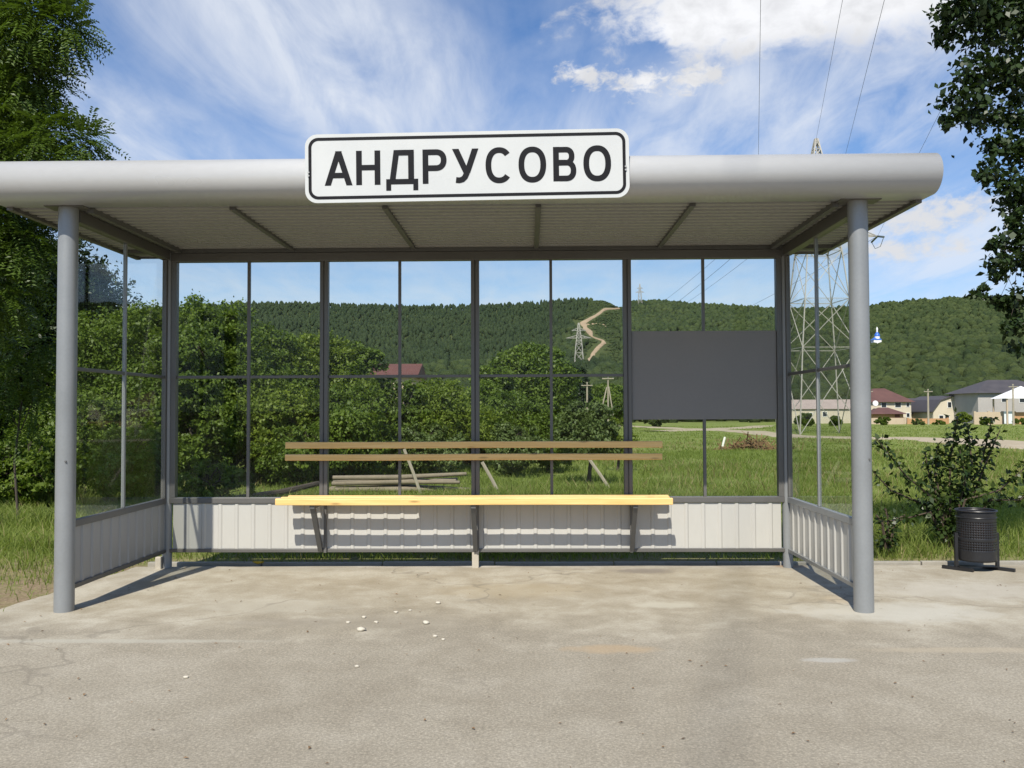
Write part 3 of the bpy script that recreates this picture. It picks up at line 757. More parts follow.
# corrugated lower sheet of the back wall
def corr(a, b, pitch, dep, fl=.34, sl=.08):
    pts = []; u = a
    while u < b:
        for t, h in ((0, 0), (fl * pitch, 0), ((fl + sl) * pitch, dep), ((1 - sl) * pitch, dep)):
            if u + t <= b: pts.append((u + t, h))
        u += pitch
    pts.append((b, pts[-1][1])); return pts
def sheet(a, b, z0, z1, pitch, dep, fn, th=.0015, fl=.34):
    pts = corr(a, b, pitch, dep, fl); mb = MB(); vs = []
    for u, h in pts:
        for z in (z0, z1):
            vs.append(fn(u, h, z)); 
    fs = [(2 * i, 2 * i + 2, 2 * i + 3, 2 * i + 1) for i in range(len(pts) - 1)]
    mb.add(vs, fs)
    return mb
def solid(o, t):
    s = o.modifiers.new('solid', 'SOLIDIFY'); s.thickness = t; return o
solid(P(sheet(x0 + .0, x1 - .0, .161, .535, .1385, -.008, lambda u, h, z: (u, YB - .012 + h, z), fl=.72), 'lower_panel', 'sheet_light'), .0015)
# sides
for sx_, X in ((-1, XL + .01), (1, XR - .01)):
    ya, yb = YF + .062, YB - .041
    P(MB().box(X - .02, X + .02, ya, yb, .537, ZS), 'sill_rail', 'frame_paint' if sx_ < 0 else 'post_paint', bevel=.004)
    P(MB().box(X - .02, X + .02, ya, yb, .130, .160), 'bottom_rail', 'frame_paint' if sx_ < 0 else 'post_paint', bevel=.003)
    P(MB().box(X - .035, X + .035, ya, yb, 2.575, 2.655), 'side_beam', 'frame_paint', bevel=.004)
    P(MB().box(X - .018, X + .018, yb - .03, yb, ZS + .001, 2.574), 'jamb', 'frame_paint', bevel=.003)
    P(MB().box(X - .018, X + .018, ya - .005, ya + .02, .161, 2.574), 'jamb', 'frame_paint', bevel=.003)
    ym = (ya + yb) / 2
    P(MB().box(X - .012, X + .012, ym - .012, ym + .012, ZS + .001, 2.574), 'glazing_bar', 'post_paint', bevel=.002)
    for q0, q1 in ((ya + .021, ym - .0125), (ym + .0125, yb - .031)):
        P(MB().box(X - .010, X + .010, q0, q1, ZT - .012, ZT + .012), 'transom', 'frame_paint', bevel=.002)
        for z0, z1 in ((ZS + .002, ZT - .013), (ZT + .013, 2.573)):
            P(MB().box(X - .003, X + .003, q0 + .001, q1 - .001, z0, z1), 'glass_pane', 'glass')
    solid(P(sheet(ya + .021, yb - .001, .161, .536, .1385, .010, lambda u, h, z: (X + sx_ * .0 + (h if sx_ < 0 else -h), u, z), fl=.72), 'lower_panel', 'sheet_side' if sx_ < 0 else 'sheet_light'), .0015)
# roof
RXL, RXR = XL - .41, XR + .415
roof = P(MB().box(RXL + .012, RXR - .012, 5.58, 7.62, 2.72, 2.905), 'roof', 'roof_paint', bevel=.01)
NY, NZ, NR = 5.555, 2.7875, .1275
prof = [(7.0, NZ + NR + .002)]
for k in range(25):
    a = PI / 2 + PI * k / 24
    prof.append((NY + NR * math.cos(a) * 1.05, NZ + NR * math.sin(a)))
prof += [(5.74, NZ - NR + .004)]
mb = MB(); n = len(prof); xs = [RXL, RXR]
mb.add([(x, y, z) for x in xs for y, z in prof], [(i, i + 1, n + i + 1, n + i) for i in range(n - 1)])
o = P(mb, 'fascia', 'roof_paint', roof, smooth=True); s = o.modifiers.new('s', 'SOLIDIFY'); s.thickness = .004; s.offset = 0
for x in (RXL + .004, RXR - .004):
    pf = [(7.62, NZ + NR - .004)] + [(NY + (NR - .004) * math.cos(PI / 2 + PI * k / 24) * 1.05, NZ + (NR - .004) * math.sin(PI / 2 + PI * k / 24)) for k in range(25)] + [(7.62, NZ - NR + .004)]
    P(MB().prism(pf, lambda u, v, t: (t, u, v), x - .003, x + .003), 'end_cap', 'frame_paint', roof)
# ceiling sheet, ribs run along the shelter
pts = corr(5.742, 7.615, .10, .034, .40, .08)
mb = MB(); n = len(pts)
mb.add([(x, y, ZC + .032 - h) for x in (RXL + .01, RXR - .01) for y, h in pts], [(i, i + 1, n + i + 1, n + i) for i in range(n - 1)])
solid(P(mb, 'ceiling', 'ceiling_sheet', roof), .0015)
for x in [-1.967 + 1.019 * k for k in range(4)]:
    P(MB().box(x - .018, x + .018, 5.76, 7.25, ZC - .022, ZC + .003), 'rafter', 'rafter_grey', roof)
for x in (XL + .13, XR - .13):
    P(MB().box(x - .02, x + .02, 5.76, 7.25, ZC - .035, ZC + .003), 'rafter', 'rafter_grey', roof)
for x in (RXL + .03, RXR - .03):
    P(MB().box(x - .02, x + .02, 5.70, 7.62, ZC - .025, ZC + .04), 'edge_trim', 'frame_paint', roof)
P(MB().box(RXL + .05, RXR - .05, 7.27, 7.33, 2.6365, ZC + .01), 'rear_purlin', 'rafter_grey', roof)
P(MB().box(RXL + .012, RXR - .012, 7.60, 7.63, 2.65, 2.876), 'rear_trim', 'frame_paint', roof)

# ------------------------------------------------------------------ bench
bx0, bx1 = -2.075, 1.128
BO = ((bx0 + bx1) / 2, 6.95, 0)
bench = empty('bench', BO, 'long pine batten bench with two slat back fixed inside the shelter', 'bench')
def B(mb, name, mt, parent=bench, **k): return mb.build(name, mt, parent, BO, **k)
def plank(y0, y1, z0, z1, xa, xb, name, mt, chamfer=0):
    pl = [(xa, y0), (xb, y0), (xb, y1), (xa, y1)]
    mb = MB(); N = 40
    for i in range(N + 1):
        t = i / N; x = xa + (xb - xa) * t
        sg = .004 * math.sin(t * 9 + y0 * 50) * .5
        mb.v += [(x, y0 + sg, z0 + sg * .5), (x, y1 + sg, z0 + sg * .5), (x, y1 + sg, z1 + sg * .5), (x, y0 + sg, z1 + sg * .5)]
    for i in range(N):
        a = i * 4; b = a + 4
        for q in range(4): mb.f.append([a + q, a + (q + 1) % 4, b + (q + 1) % 4, b + q])
    mb.f += [[3, 2, 1, 0], [N * 4, N * 4 + 1, N * 4 + 2, N * 4 + 3]]
    return B(mb, name, mt, bevel=.005)
YS0 = 6.958
bx0, bx1 = -2.02, 1.137
plank(6.958, 7.000, .554, .607, bx0, bx1, 'seat_batten', 'pine_seat')
plank(7.080, 7.122, .554, .607, bx0 + .012, bx1 - .006, 'seat_batten', 'pine_seat')
plank(7.200, 7.243, .554, .607, bx0 + .035, bx1 + .004, 'seat_batten', 'pine_seat')
plank(7.132, 7.190, .556, .606, -.94, 1.03, 'seat_batten', 'pine_seat')
plank(7.215, 7.246, .994, 1.048, -2.012, 1.098, 'back_slat', 'pine_seat')
plank(7.215, 7.246, .894, .946, -2.015, 1.096, 'back_slat', 'pine_seat')
for x in (MUL[0] - .02, MUL[1] + .0, MUL[2] + .02):
    mb = MB().box(x - .02, x + .02, YS0 + .02, YB - .052, .525, .5525)
    o = B(mb, 'bracket', 'rafter_grey', bevel=.002)
    B(MB().prism([(YS0 + .03, .524), (YS0 + .08, .524), (YB - .053, .20), (YB - .053, .14)], lambda u, v, t: (t, u, v), x - .018, x + .018), 'strut', 'rafter_grey', o)
for x in MUL:
    for z in (1.02, .92):
        B(MB().box(x - .012, x + .012, 7.247, YB - .036, z - .012, z + .012), 'spacer', 'frame_paint')

# ------------------------------------------------------------------ stop sign on the roof edge
SY = 5.405
TL = at(304, 135.0, SY); TRr = at(627.5, 128.5, SY); BL = at(305.5, 203.5, SY)
org = Vector(BL); U = (Vector(TRr) - Vector(TL)); SW = U.length; U.normalize()
SH = (Vector(TL) - Vector(BL)).length
Vv = Vector((0, -1, 0)).cross(U) * -1
if Vv.z < 0: Vv = -Vv
sgn = empty('place_name_sign', tuple(org + U * SW / 2), 'white rectangular sign reading АНДРУСОВО on the front edge of the roof', 'sign')
so = tuple(org + U * SW / 2)
def sp(u, v, t): return org + U * u + Vv * v + Vector((0, -1, 0)) * t
def rrect(x0, y0, x1, y1, r, n=8):
    out = []
    for cx, cy, a0 in ((x1 - r, y0 + r, -PI / 2), (x1 - r, y1 - r, 0), (x0 + r, y1 - r, PI / 2), (x0 + r, y0 + r, PI)):
        for k in range(n + 1): out.append((cx + r * math.cos(a0 + PI / 2 * k / n), cy + r * math.sin(a0 + PI / 2 * k / n)))
    return out
ku = SW / 788.
plate = MB().prism(rrect(0, 0, SW, SH, 30 * ku), sp, -.012, .006).build('plate', 'sign_white', sgn, so)
A_ = rrect(8.5 * ku, 8.5 * ku, SW - 8.5 * ku, SH - 8.5 * ku, 24 * ku); B_ = rrect(16 * ku, 16 * ku, SW - 16 * ku, SH - 16 * ku, 17 * ku)
n = len(A_); mb = MB()
mb.add([sp(u, v, .0075) for u, v in A_ + B_], [(i, (i + 1) % n, n + (i + 1) % n, n + i) for i in range(n)])
mb.build('border', 'sign_black', sgn, so)
def stroke(pts, w):
    Q = [Vector(p) for p in pts]; out = []
    L = []; R = []
    closed = (Q[0] - Q[-1]).length < 1e-6
    for i, p in enumerate(Q):
        if closed: d = (Q[(i + 1) % (len(Q) - 1)] - Q[(i - 1) % (len(Q) - 1) if i else len(Q) - 2]).normalized()
        else: d = (Q[min(i + 1, len(Q) - 1)] - Q[max(0, i - 1)]).normalized()
        nn = Vector((-d.y, d.x)) * w / 2
        L.append(p + nn); R.append(p - nn)
    for i in range(len(Q) - 1): out.append([L[i], R[i], R[i + 1], L[i + 1]])
    return out
def arc(cx, cy, rx, ry, a0, a1, n=28, e=1.0):
    o = []
    for k in range(n + 1):
        a = math.radians(a0 + (a1 - a0) * k / n); c, s = math.cos(a), math.sin(a)
        o.append((cx + rx * math.copysign(abs(c) ** e, c), cy + ry * math.copysign(abs(s) ** e, s)))
    return o
def rect(a, b, c, d): return [[(a, c), (b, c), (b, d), (a, d)]]
w = 14
GL = {
 'А': [[[(0, 0), (15, 0), (42, 84), (27, 84)]], [[(53, 0), (68, 0), (41, 84), (26, 84)]], rect(17, 51, 18, 31)],
 'Н': [rect(0, 14, 0, 84), rect(45, 59, 0, 84), rect(14, 45, 36, 49)],
 'Д': [rect(0, 78, 0, 13), rect(0, 12, -15, 0), rect(66, 78, -15, 0), [[(9, 13), (23, 13), (33, 84), (19, 84)]], rect(54, 68, 13, 84), rect(30, 54, 71, 84)],
 'Р': [rect(0, 14, 0, 84), stroke([(14, 77)] + arc(33, 57.5, 18.5, 19.5, 90, -90, 20, .9) + [(14, 38)], w)],
 'У': [[[(0, 84), (16, 84), (40, 30), (33, 12)]], [[(48.5, 84), (64.2, 84), (43.3, 24), (28.7, 25.5)]], stroke([(36, 26), (31, 15), (25, 9), (17, 7), (9, 8)], w)],
 'С': [stroke(arc(33, 42, 26, 37, 42, 318, 40, .88), w)],
 'О': [stroke(arc(33.5, 42, 26.5, 37, 0, 360, 48, .88), w)],
 'В': [rect(0, 14, 0, 84), stroke([(14, 77)] + arc(31, 61, 14, 16, 90, -90, 18, .9) + [(14, 45)], 13.5), stroke([(14, 45.5)] + arc(32, 26, 17, 19.3, 90, -90, 18, .9) + [(14, 6.8)], 13.5)],
}
for ch, gx in zip('АНДРУСОВО', (204, 281, 354, 443, 515, 596, 676, 760, 833)):
    mb = MB(); lay = 0
    for piece in GL[ch]:
        lay += 1
        for q in piece:
            mb.add([sp((gx - 156 + p[0]) * ku, (42 + p[1]) * ku, .0072 + lay * .0004) for p in q], [(0, 1, 2, 3)])
    mb.build('letter', 'sign_black', sgn, so)
for u in (9 * ku, SW - 9 * ku):
    for dv in (-4 * ku, 4 * ku):
        MB().tube([sp(u, SH * .42 + dv, .008), sp(u, SH * .42 + dv, .014)], .006, 10).build('bolt', 'bolt_steel', sgn, so)
for u in (SW * .2, SW * .8):
    MB().box(-.02, .02, .012, .05, -.12, .1, Matrix.Translation(sp(u, SH * .5, 0))).build('bracket', 'frame_paint', sgn, so)

# ------------------------------------------------------------------ litter bin
gb = gp(977, 570); BX, BYb = gb[0], gb[1]
bo = (BX, BYb, 0)
bin_ = empty('litter_bin', bo, 'black perforated metal litter bin hung in a frame beside the shelter', 'litter bin')
R0 = .146; z0, z1 = .085, .475
# drum wall with real round perforations in a middle band (grid with holes)
NA, NZh = 96, 40
mb = MB(); idx = {}
def dv(i, k):
    a = 2 * PI * (i % NA) / NA; return (BX + R0 * math.cos(a), BYb + R0 * math.sin(a), z0 + (z1 - z0) * k / NZh)
vs = [dv(i, k) for k in range(NZh + 1) for i in range(NA)]
fs = []
for k in range(NZh):
    for i in range(NA):
        if 9 <= k <= 31 and k % 2 == 1 and i % 2 == 0 and (k < 16 or k > 18): continue
        fs.append((k * NA + i, k * NA + (i + 1) % NA, (k + 1) * NA + (i + 1) % NA, (k + 1) * NA + i))
mb.add(vs, fs)
drum = solid(mb.build('drum', 'bin_black', bin_, bo, True), .002)
mb = MB().tube([(BX + .149 * math.cos(a), BYb + .149 * math.sin(a), z1 + .006) for a in np.linspace(0, 2 * PI, 49)], .008, 8, False)
mb.tube([(BX + .1475 * math.cos(a), BYb + .1475 * math.sin(a), z1 - .045) for a in np.linspace(0, 2 * PI, 49)], .005, 6, False)
mb.build('rim', 'bin_black', bin_, bo, True)
MB().tube([(BX, BYb, z0 - .004), (BX, BYb, z0 + .006)], R0 - .004, 32).build('bottom', 'bin_black', bin_, bo)
MB().tube([(BX, BYb, z0 + .02), (BX, BYb, z0 + .36)], [R0 - .03, R0 - .025], 24).build('liner', 'rust', bin_, bo, True)
for s_ in (-1, 1):
    x = BX + s_ * (R0 + .018)
    o = MB().box(x - .012, x + .012, BYb - .012, BYb + .012, .028, .30).build('frame_upright', 'bin_black', bin_, bo)
    MB().tube([(x - s_ * .02, BYb, .27), (x + s_ * .014, BYb, .27)], .01, 8).build('pivot', 'bin_black', o, bo)
    M = Matrix.Translation((x, BYb, 0)) @ Matrix.Rotation(math.radians(42), 4, 'Z')
    MB().box(-.014, .014, -.13, .11, .001, .027, M).build('foot', 'bin_black', bin_, bo)
MB().box(BX - R0 - .01, BX + R0 + .01, BYb - .04, BYb + .04, .028, .034).build('cross_plate', 'bin_black', bin_, bo)

# ------------------------------------------------------------------ pebbles, leaf litter
for k, (px_, py_, sz) in enumerate(((438, 604, .016), (426, 624, .019), (361, 631, .021), (364, 618, .013), (396, 613, .012), (376, 623, .012), (410, 611, .010), (435, 637, .012), (348, 623, .011), (186, 678, .011), (357, 667, .010), (443, 640, .009))):
    p = gp(px_, py_); v0, f0 = ICO[2]
    v = v0 * (1 + rng.normal(0, .12, (len(v0), 1))) * np.array([1.2, .95, .6]) * sz
    me = mesh_np('pebble', v + np.array([0, 0, sz * .5]), [f0], 'pebble', True)
    lab = ('pale pebble lying under the shelter in front of the bench, one of a loose scatter')
    tag(link('pebble', me, None, (p[0], p[1], 0)), lab, 'pebble', 'pale pebbles scattered on the pavement')
p = gp(258, 563.5)
v0, f0 = ICO[2]; v = v0 * (1 + rng.normal(0, .2, (len(v0), 1))) * np.array([.045, .022, .012])
tag(link('wrapper', mesh_np('wrapper', v + np.array([0, 0, .012]), [f0], 'yellow_scrap'), None, (p[0], p[1], 0)), 'crumpled yellow scrap lying at the back edge of the pavement', 'litter')
n = 260
C = np.stack([rng.uniform(-3.2, 4.6, n), rng.uniform(2.4, 7.3, n), np.full(n, .006)], 1)
V, Fq = leaf_quads(C, rng.normal(size=(n, 3)) * np.array([1, 1, .1]), rng.normal(0, .25, (n, 3)) + np.array([0, 0, 1.]), rng.uniform(.008, .028, n), rng.uniform(.004, .014, n))
tag(link('litter', mesh_np('litter', V, [Fq], 'dead_twigs')), 'scattered crumbs of dry leaf on the pavement', 'leaf litter', kind='stuff')

# ------------------------------------------------------------------ log pile, planks, stake, brush
lp = ground(365, 16.2); root = empty('log_pile', tuple(lp), 'pile of grey weathered poles lying in the grass behind the bench', 'log pile')
for k in range(7):
    y = lp[1] + (k % 3) * .13; z = lp[2] + .10 + (k // 3) * .11
    xa = at(328 + random.uniform(-6, 10), 470, 16.2)[0]; xb = at(478 + random.uniform(-40, 10), 470, 16.2)[0]
    MB().tube([(xa, y, z), ((xa + xb) / 2, y + .03, z + random.uniform(-.02, .03)), (xb, y + random.uniform(-.3, .3), z + random.uniform(-.06, .07))], [.04, .048, .032], 10).build('log', 'plank_old', root, tuple(lp), True)
for k, (a, b, dpt, lab) in enumerate((((404, 449), (414, 476), 16.0, 'pale board propped on the log pile behind the bench'), ((482, 462), (498, 492), 14.4, 'thin pale pole leaning beside the middle mullion'), ((589, 459), (606, 484), 15.5, 'pale stick propped against the small fruit tree'))):
    p0, p1 = at(*a, dpt), at(*b, dpt); g = hz(p1[0], p1[1]); d = (p1 - p0) / (p1[2] - p0[2]); p1 = p0 + d * (g - p0[2])
    tag(MB().tube([tuple(p0), tuple((p0 + p1) / 2 + np.array([.01, 0, 0])), tuple(p1)], .03, 6).build('wooden_pole', 'pole_wood'), lab, 'pole')
p0 = at(222, 494, 14); p1 = at(318, 480, 16.5)
tag(MB().tube([(p0[0], p0[1], hz(p0[0], p0[1]) + .07), (p1[0] * .6 + p0[0] * .4, 15.2, hz(p1[0], 15.2) + .12), (p1[0], p1[1], hz(p1[0], p1[1]) + .2)], [.05, .06, .05], 8).build('fallen_branch', 'bark', smooth=True), 'dark fallen branch lying in the grass left of the log pile', 'branch')
p0 = at(725, 437, 46); g = ground(721, 46)
tag(MB().tube([(g[0], 46, g[2] - .1), tuple((np.array([g[0], 46, g[2]]) + p0) / 2), tuple(p0)], .06, 8).build('white_stake', 'stake_white'), 'white stake standing in the meadow below the grey panel', 'stake')
bp = ground(752, 43); mb = MB()
for k in range(170):
    c = np.array([bp[0] + rng.normal(0, .75), 43 + rng.normal(0, .4), 0]); c[2] = hz(c[0], c[1]) + (.05 + abs(rng.normal(0, .30))) * max(.2, 1 - abs(c[0] - bp[0]) / 1.6)
    d = unit(rng.normal(size=3) * np.array([1, .6, .5])) * rng.uniform(.25, .6)
    mb.tube([tuple(c - d), tuple(c), tuple(c + d + rng.normal(0, .08, 3))], [.03, .022, .01], 4, False)
tag(mb.build('brush_pile', 'dead_twigs'), 'heap of dry brown branches in the meadow', 'brush pile')

# ------------------------------------------------------------------ pylons
def lattice(name, label, base, prof, arms, bar, group=None, rot=0.0, ins=True):
    """prof: list of (z, half width); arms: (z, reach)"""
    base = tuple(base); root = empty(name, base, label, 'pylon', group)
    cr, sr = math.cos(rot), math.sin(rot)
    def q(x, y, z): return (base[0] + x * cr - y * sr, base[1] + x * sr + y * cr, base[2] + z)
    L = []
    for (za, wa), (zb, wb) in zip(prof, prof[1:]):
        n = max(1, round((zb - za) / max(1.3, (wa + wb) * 1.05)))
        for k in range(n + (0)): L.append((za + (zb - za) * k / n, wa + (wb - wa) * k / n))
    L.append(prof[-1])
    mb = MB(); sg = ((-1, -1), (1, -1), (1, 1), (-1, 1))
    for (za, wa), (zb, wb) in zip(L, L[1:]):
        for i in range(4):
            a = sg[i]; b = sg[(i + 1) % 4]
            mb.tube([q(a[0] * wa, a[1] * wa, za), q(a[0] * wb, a[1] * wb, zb)], bar * 1.3, 4)
            mb.tube([q(a[0] * wb, a[1] * wb, zb), q(b[0] * wb, b[1] * wb, zb)], bar * .8, 4)
            mb.tube([q(a[0] * wa, a[1] * wa, za), q(b[0] * wb, b[1] * wb, zb)], bar * .8, 4)
            mb.tube([q(b[0] * wa, b[1] * wa, za), q(a[0] * wb, a[1] * wb, zb)], bar * .8, 4)
    mb.build('tower_body', 'pylon_steel', root, base)
    tips = []
    for z, reach in arms:
        for s_ in (-1, 1):
            ww = np.interp(z, [p[0] for p in prof], [p[1] for p in prof]); m2 = MB()
            tip = (s_ * reach, 0, z)
            for yy in (-1, 1):
                m2.tube([q(s_ * ww, yy * ww, z), q(*tip)], bar, 4); m2.tube([q(s_ * ww, yy * ww, z + 1.4), q(*tip)], bar, 4)
                for t in (.35, .65):
                    m2.tube([q(s_ * (ww + (reach - ww) * t), yy * ww * (1 - t), z), q(s_ * (ww + (reach - ww) * t), yy * ww * (1 - t), z + 1.4 * (1 - t))], bar * .7, 4)
            o = m2.build('arm', 'pylon_steel', root, base)
            if ins:
                i2 = MB()
                for dy in (-1, 1): i2.tube([q(s_ * reach, 0, z), q(s_ * reach, dy * 1.4, z - .35)], .11, 6)
                i2.tube([q(s_ * reach, 1.4, z - .35), q(s_ * reach, .6, z - 1.2), q(s_ * reach, -.6, z - 1.2), q(s_ * reach, -1.4, z - .35)], .03, 4)
                i2.build('insulator', 'insulator', o, base)
            tips.append(q(*tip))
    return root, tips, q(0, 0, prof[-1][0])
PY = 92.0
pb0 = ground(820, PY); k = PY / F
ztop = at(814, 139, PY)[2] - pb0[2]
zz = lambda py: at(818, py, PY)[2] - pb0[2]
_, tips, top = lattice('power_pylon', 'large pale lattice power pylon behind the right end of the shelter', pb0,
    [(0, 33 * k), (zz(349), 27 * k), (zz(253), 17 * k), (zz(200), 9 * k), (zz(160), 5 * k), (ztop, 1.2 * k)], [(zz(236), 61 * k), (zz(186), 21 * k)], .062, rot=.06)
fb = hit(579, 370); kk = fb[1] / F
ft = at(579, 323, fb[1])[2] - fb[2]
_, tips2, top2 = lattice('power_pylon', 'lattice pylon on the hillside left of the dirt track', fb, [(0, 5 * kk), (ft * .55, 3 * kk), (ft, .6 * kk)], [(ft * .68, 12.5 * kk), (ft * .84, 7 * kk)], .16, ins=False)
rb = hit(640, 306); kk = rb[1] / F; rt = at(640, 284, rb[1])[2] - rb[2]
_, tips3, top3 = lattice('power_pylon', 'tiny lattice pylon on the skyline above the third mullion', rb, [(0, 2.2 * kk), (rt * .6, 1.2 * kk), (rt, .3 * kk)], [(rt * .62, 4.5 * kk), (rt * .8, 3 * kk)], .18, ins=False)
def wire(a, b, sag, r, label, n=24):
    a = Vector(a); b = Vector(b)
    pts = [a.lerp(b, t) - Vector((0, 0, sag * 4 * t * (1 - t))) for t in np.linspace(0, 1, n)]
    mb = MB(); mb.tube(pts, [r(p) for p in pts] if callable(r) else r, 5)
    tag(mb.build('power_line', 'wire_dark'), label, 'wire', 'overhead power lines')
def near_wire(a, px0, py0, Y2, label):
    a = np.array(a); c = at(px0, py0, Y2); d = (c - a); e = a + d * 2.4; e[2] = a[2] + (c[2] - a[2]) * 2.4 + 1.5
    wire(a, e, .0, lambda p: .012, label)
# fans of conductors from the pylon towards and over the viewer
near_wire(tips[0], 761, 0, 40, 'dark overhead wire running straight up from the roof, left of the others')
near_wire(top, 845, 0, 46, 'faint overhead wire running up from the tip of the pylon')
near_wire(tips[3], 888, 0, 40, 'dark overhead wire slanting up right of the pylon tip')
near_wire(tips[1], 1003, 0, 40, 'dark overhead wire slanting from the right roof corner into the tree')
labs = ('left upper', 'right upper', 'left lower', 'right lower')
for t_a, t_b, lab in ((tips[0], tips2[0], 'wire from the left lower pylon arm to the hillside pylon'), (tips[1], tips2[1], 'wire from the right lower pylon arm to the hillside pylon'), (tips[2], tips2[2], 'wire from the left upper pylon arm to the hillside pylon'), (tips[3], tips2[3], 'wire from the right upper pylon arm to the hillside pylon')):
    wire(t_a, t_b, 9, .022, lab)

# ------------------------------------------------------------------ poles
def pole(px_, Y, top, label, brace=None, r=.12, tall=True):
    b = ground(px_, Y); zt = at(px_, top, Y)[2]; b = tuple(b)
    root = empty('utility_pole', b, label, 'utility pole', 'utility poles')
    MB().tube([(b[0], b[1], b[2] - .2), (b[0] + .03, b[1], zt)], [r * 1.2, r * .8], 8).build('mast', 'pole_wood', root, b, True)
    MB().box(b[0] - .8, b[0] + .8, b[1] - .2, b[1] - .06, zt - .55, zt - .43).build('crossarm', 'pole_wood', root, b)
    for dx in (-.7, 0, .7): MB().tube([(b[0] + dx, b[1] - .13, zt - .43), (b[0] + dx, b[1] - .13, zt - .22)], .05, 6).build('insulator', 'insulator', root, b)
    if brace:
        for dx in brace: MB().tube([(b[0] + dx, b[1] - .3, hz(b[0] + dx, b[1]) - .1), (b[0] + dx * .1, b[1] - .14, b[2] + (zt - b[2]) * .78)], r * .8, 8).build('brace', 'pole_wood', root, b, True)
pole(608, 120, 375, 'wooden pole with slanting braces left of the third mullion', (-1.6, 1.0), .11)
pole(587, 125, 382, 'plain wooden pole left of the braced pole', None, .14)
pole(868.5, 170, 389, 'wooden utility pole close beside the right front post', None, .15)
pole(928, 165, 389, 'pale utility pole in front of the cream gambrel house', None, .17)
pole(1013, 155, 384, 'pale utility pole in front of the white roof at the right edge', None, .17)

# ------------------------------------------------------------------ buildings
def house(name, label, px0, px1, Y, eave_y, ridge_y, wall, roofm, kind='hip', depth=9., over=.6, wins=(), door=None, rot=0, cat='house', group='houses beyond the dirt road', base_y=None, chim=False):
    gl_ = ground((px0 + px1) / 2, Y); b = tuple(gl_)
    xa, xb = at(px0, 400, Y)[0] - b[0], at(px1, 400, Y)[0] - b[0]
    he = at(px0, eave_y, Y)[2] - b[2]; hr = at(px0, ridge_y, Y)[2] - b[2]
    root = empty(name, b, label, cat, group); root.rotation_euler.z = rot
    W = lambda mb, nm, mt, par=root, **kw: mb.build(nm, mt, par, **kw)
    W(MB().box(xa, xb, 0, depth, -.6, he), 'wall', wall)
    o = over
    ez = he - .02
    if kind == 'hip':
        i = min((xb - xa), depth) * .42
        vs = [(xa - o, -o, ez), (xb + o, -o, ez), (xb + o, depth + o, ez), (xa - o, depth + o, ez), (xa + i, depth / 2, hr), (xb - i, depth / 2, hr)]
        fs = [(0, 1, 5, 4), (1, 2, 5), (2, 3, 4, 5), (3, 0, 4), (3, 2, 1, 0)]
    elif kind == 'gable_x':
        vs = [(xa - o, -o, ez), (xb + o, -o, ez), (xb + o, depth + o, ez), (xa - o, depth + o, ez), (xa - o, depth / 2, hr), (xb + o, depth / 2, hr)]
        fs = [(0, 1, 5, 4), (1, 2, 5), (2, 3, 4, 5), (3, 0, 4), (3, 2, 1, 0)]
    elif kind == 'gambrel':
        xc = (xa + xb) / 2; hw = (xb - xa) / 2
        pr_ = [(xa, he), (xa + hw * .38, he + (hr - he) * .72), (xc, hr), (xb - hw * .38, he + (hr - he) * .72), (xb, he)]
        W(MB().prism(pr_, lambda u, v, t: (u, t, v), .001, depth - .001), 'gable', wall)
        po = [(xa - .35, he - .35)] + [(u, v) for u, v in pr_[1:4]] + [(xb + .35, he - .35)]
        m_ = MB()
        for (u0, v0), (u1, v1) in zip(po, po[1:]):
            m_.prism([(u0, v0 + .02), (u1, v1 + .02), (u1, v1 + .22), (u0, v0 + .22)], lambda u, v, t: (u, t, v), -.35, depth + .3)
        rf = W(m_, 'roof', roofm)
        vs = None
    if kind != 'gambrel':
        rf = W(MB().add(vs, fs), 'roof', roofm)
    if chim: W(MB().box(xa + (xb - xa) * .6, xa + (xb - xa) * .6 + .7, depth * .45, depth * .45 + .7, he, hr + .7), 'chimney', 'orange_brick', rf)
    for (u, z, ww, hh) in wins:
        x = xa + (xb - xa) * u
        f = W(MB().box(x - ww / 2, x + ww / 2, -.06, .05, z, z + hh), 'window', 'window_white')
        W(MB().box(x - ww / 2 + .1, x + ww / 2 - .1, -.075, -.062, z + .1, z + hh - .1), 'pane', 'window_dark', f)
    if door:
        x = xa + (xb - xa) * door[0]
        W(MB().box(x - .5, x + .5, -.07, .04, 0, 2.1), 'door', door[1])
    return root
house('brown_roof_house', 'two storey cream house with a brown hip roof beside the right front post', 864, 911, 190, 402, 388, 'cream_wall', 'brown_roof', 'hip', 9, .7, ((.72, 3.3, 1.4, 1.2), (.93, 3.4, .8, 1.0), (.93, 1.2, .8, 1.0), (.42, 3.3, 1.2, 1.2)))
house('porch_building', 'low orange brick outbuilding with a brown hip roof before the two storey house', 873, 903, 180, 414, 407.5, 'orange_brick', 'brown_roof', 'hip', 5, .7, (), (.8, 'rust'))
house('gambrel_house', 'cream house with a gambrel gable and small dark windows', 933, 972, 186, 411, 396.5, 'cream_wall', 'dark_roof', 'gambrel', 15, .3, ((.42, 3.2, .9, 1.3), (.72, 3.2, .9, 1.3), (.2, .8, 1.0, .9), (.35, .8, 1.0, .9)), None, math.radians(0))
house('dark_roof_house', 'long low house with a dark roof left of the gambrel house', 906, 936, 196, 414, 398, 'tan_wall', 'dark_roof', 'gable_x', 9, .5, ((.3, .6, 1.2, 1.1),))
house('red_roof_house', 'small house with an orange red roof between the gambrel and grey houses', 962, 982, 215, 408, 397, 'cream_wall', 'red_roof', 'gable_x', 7, .4)
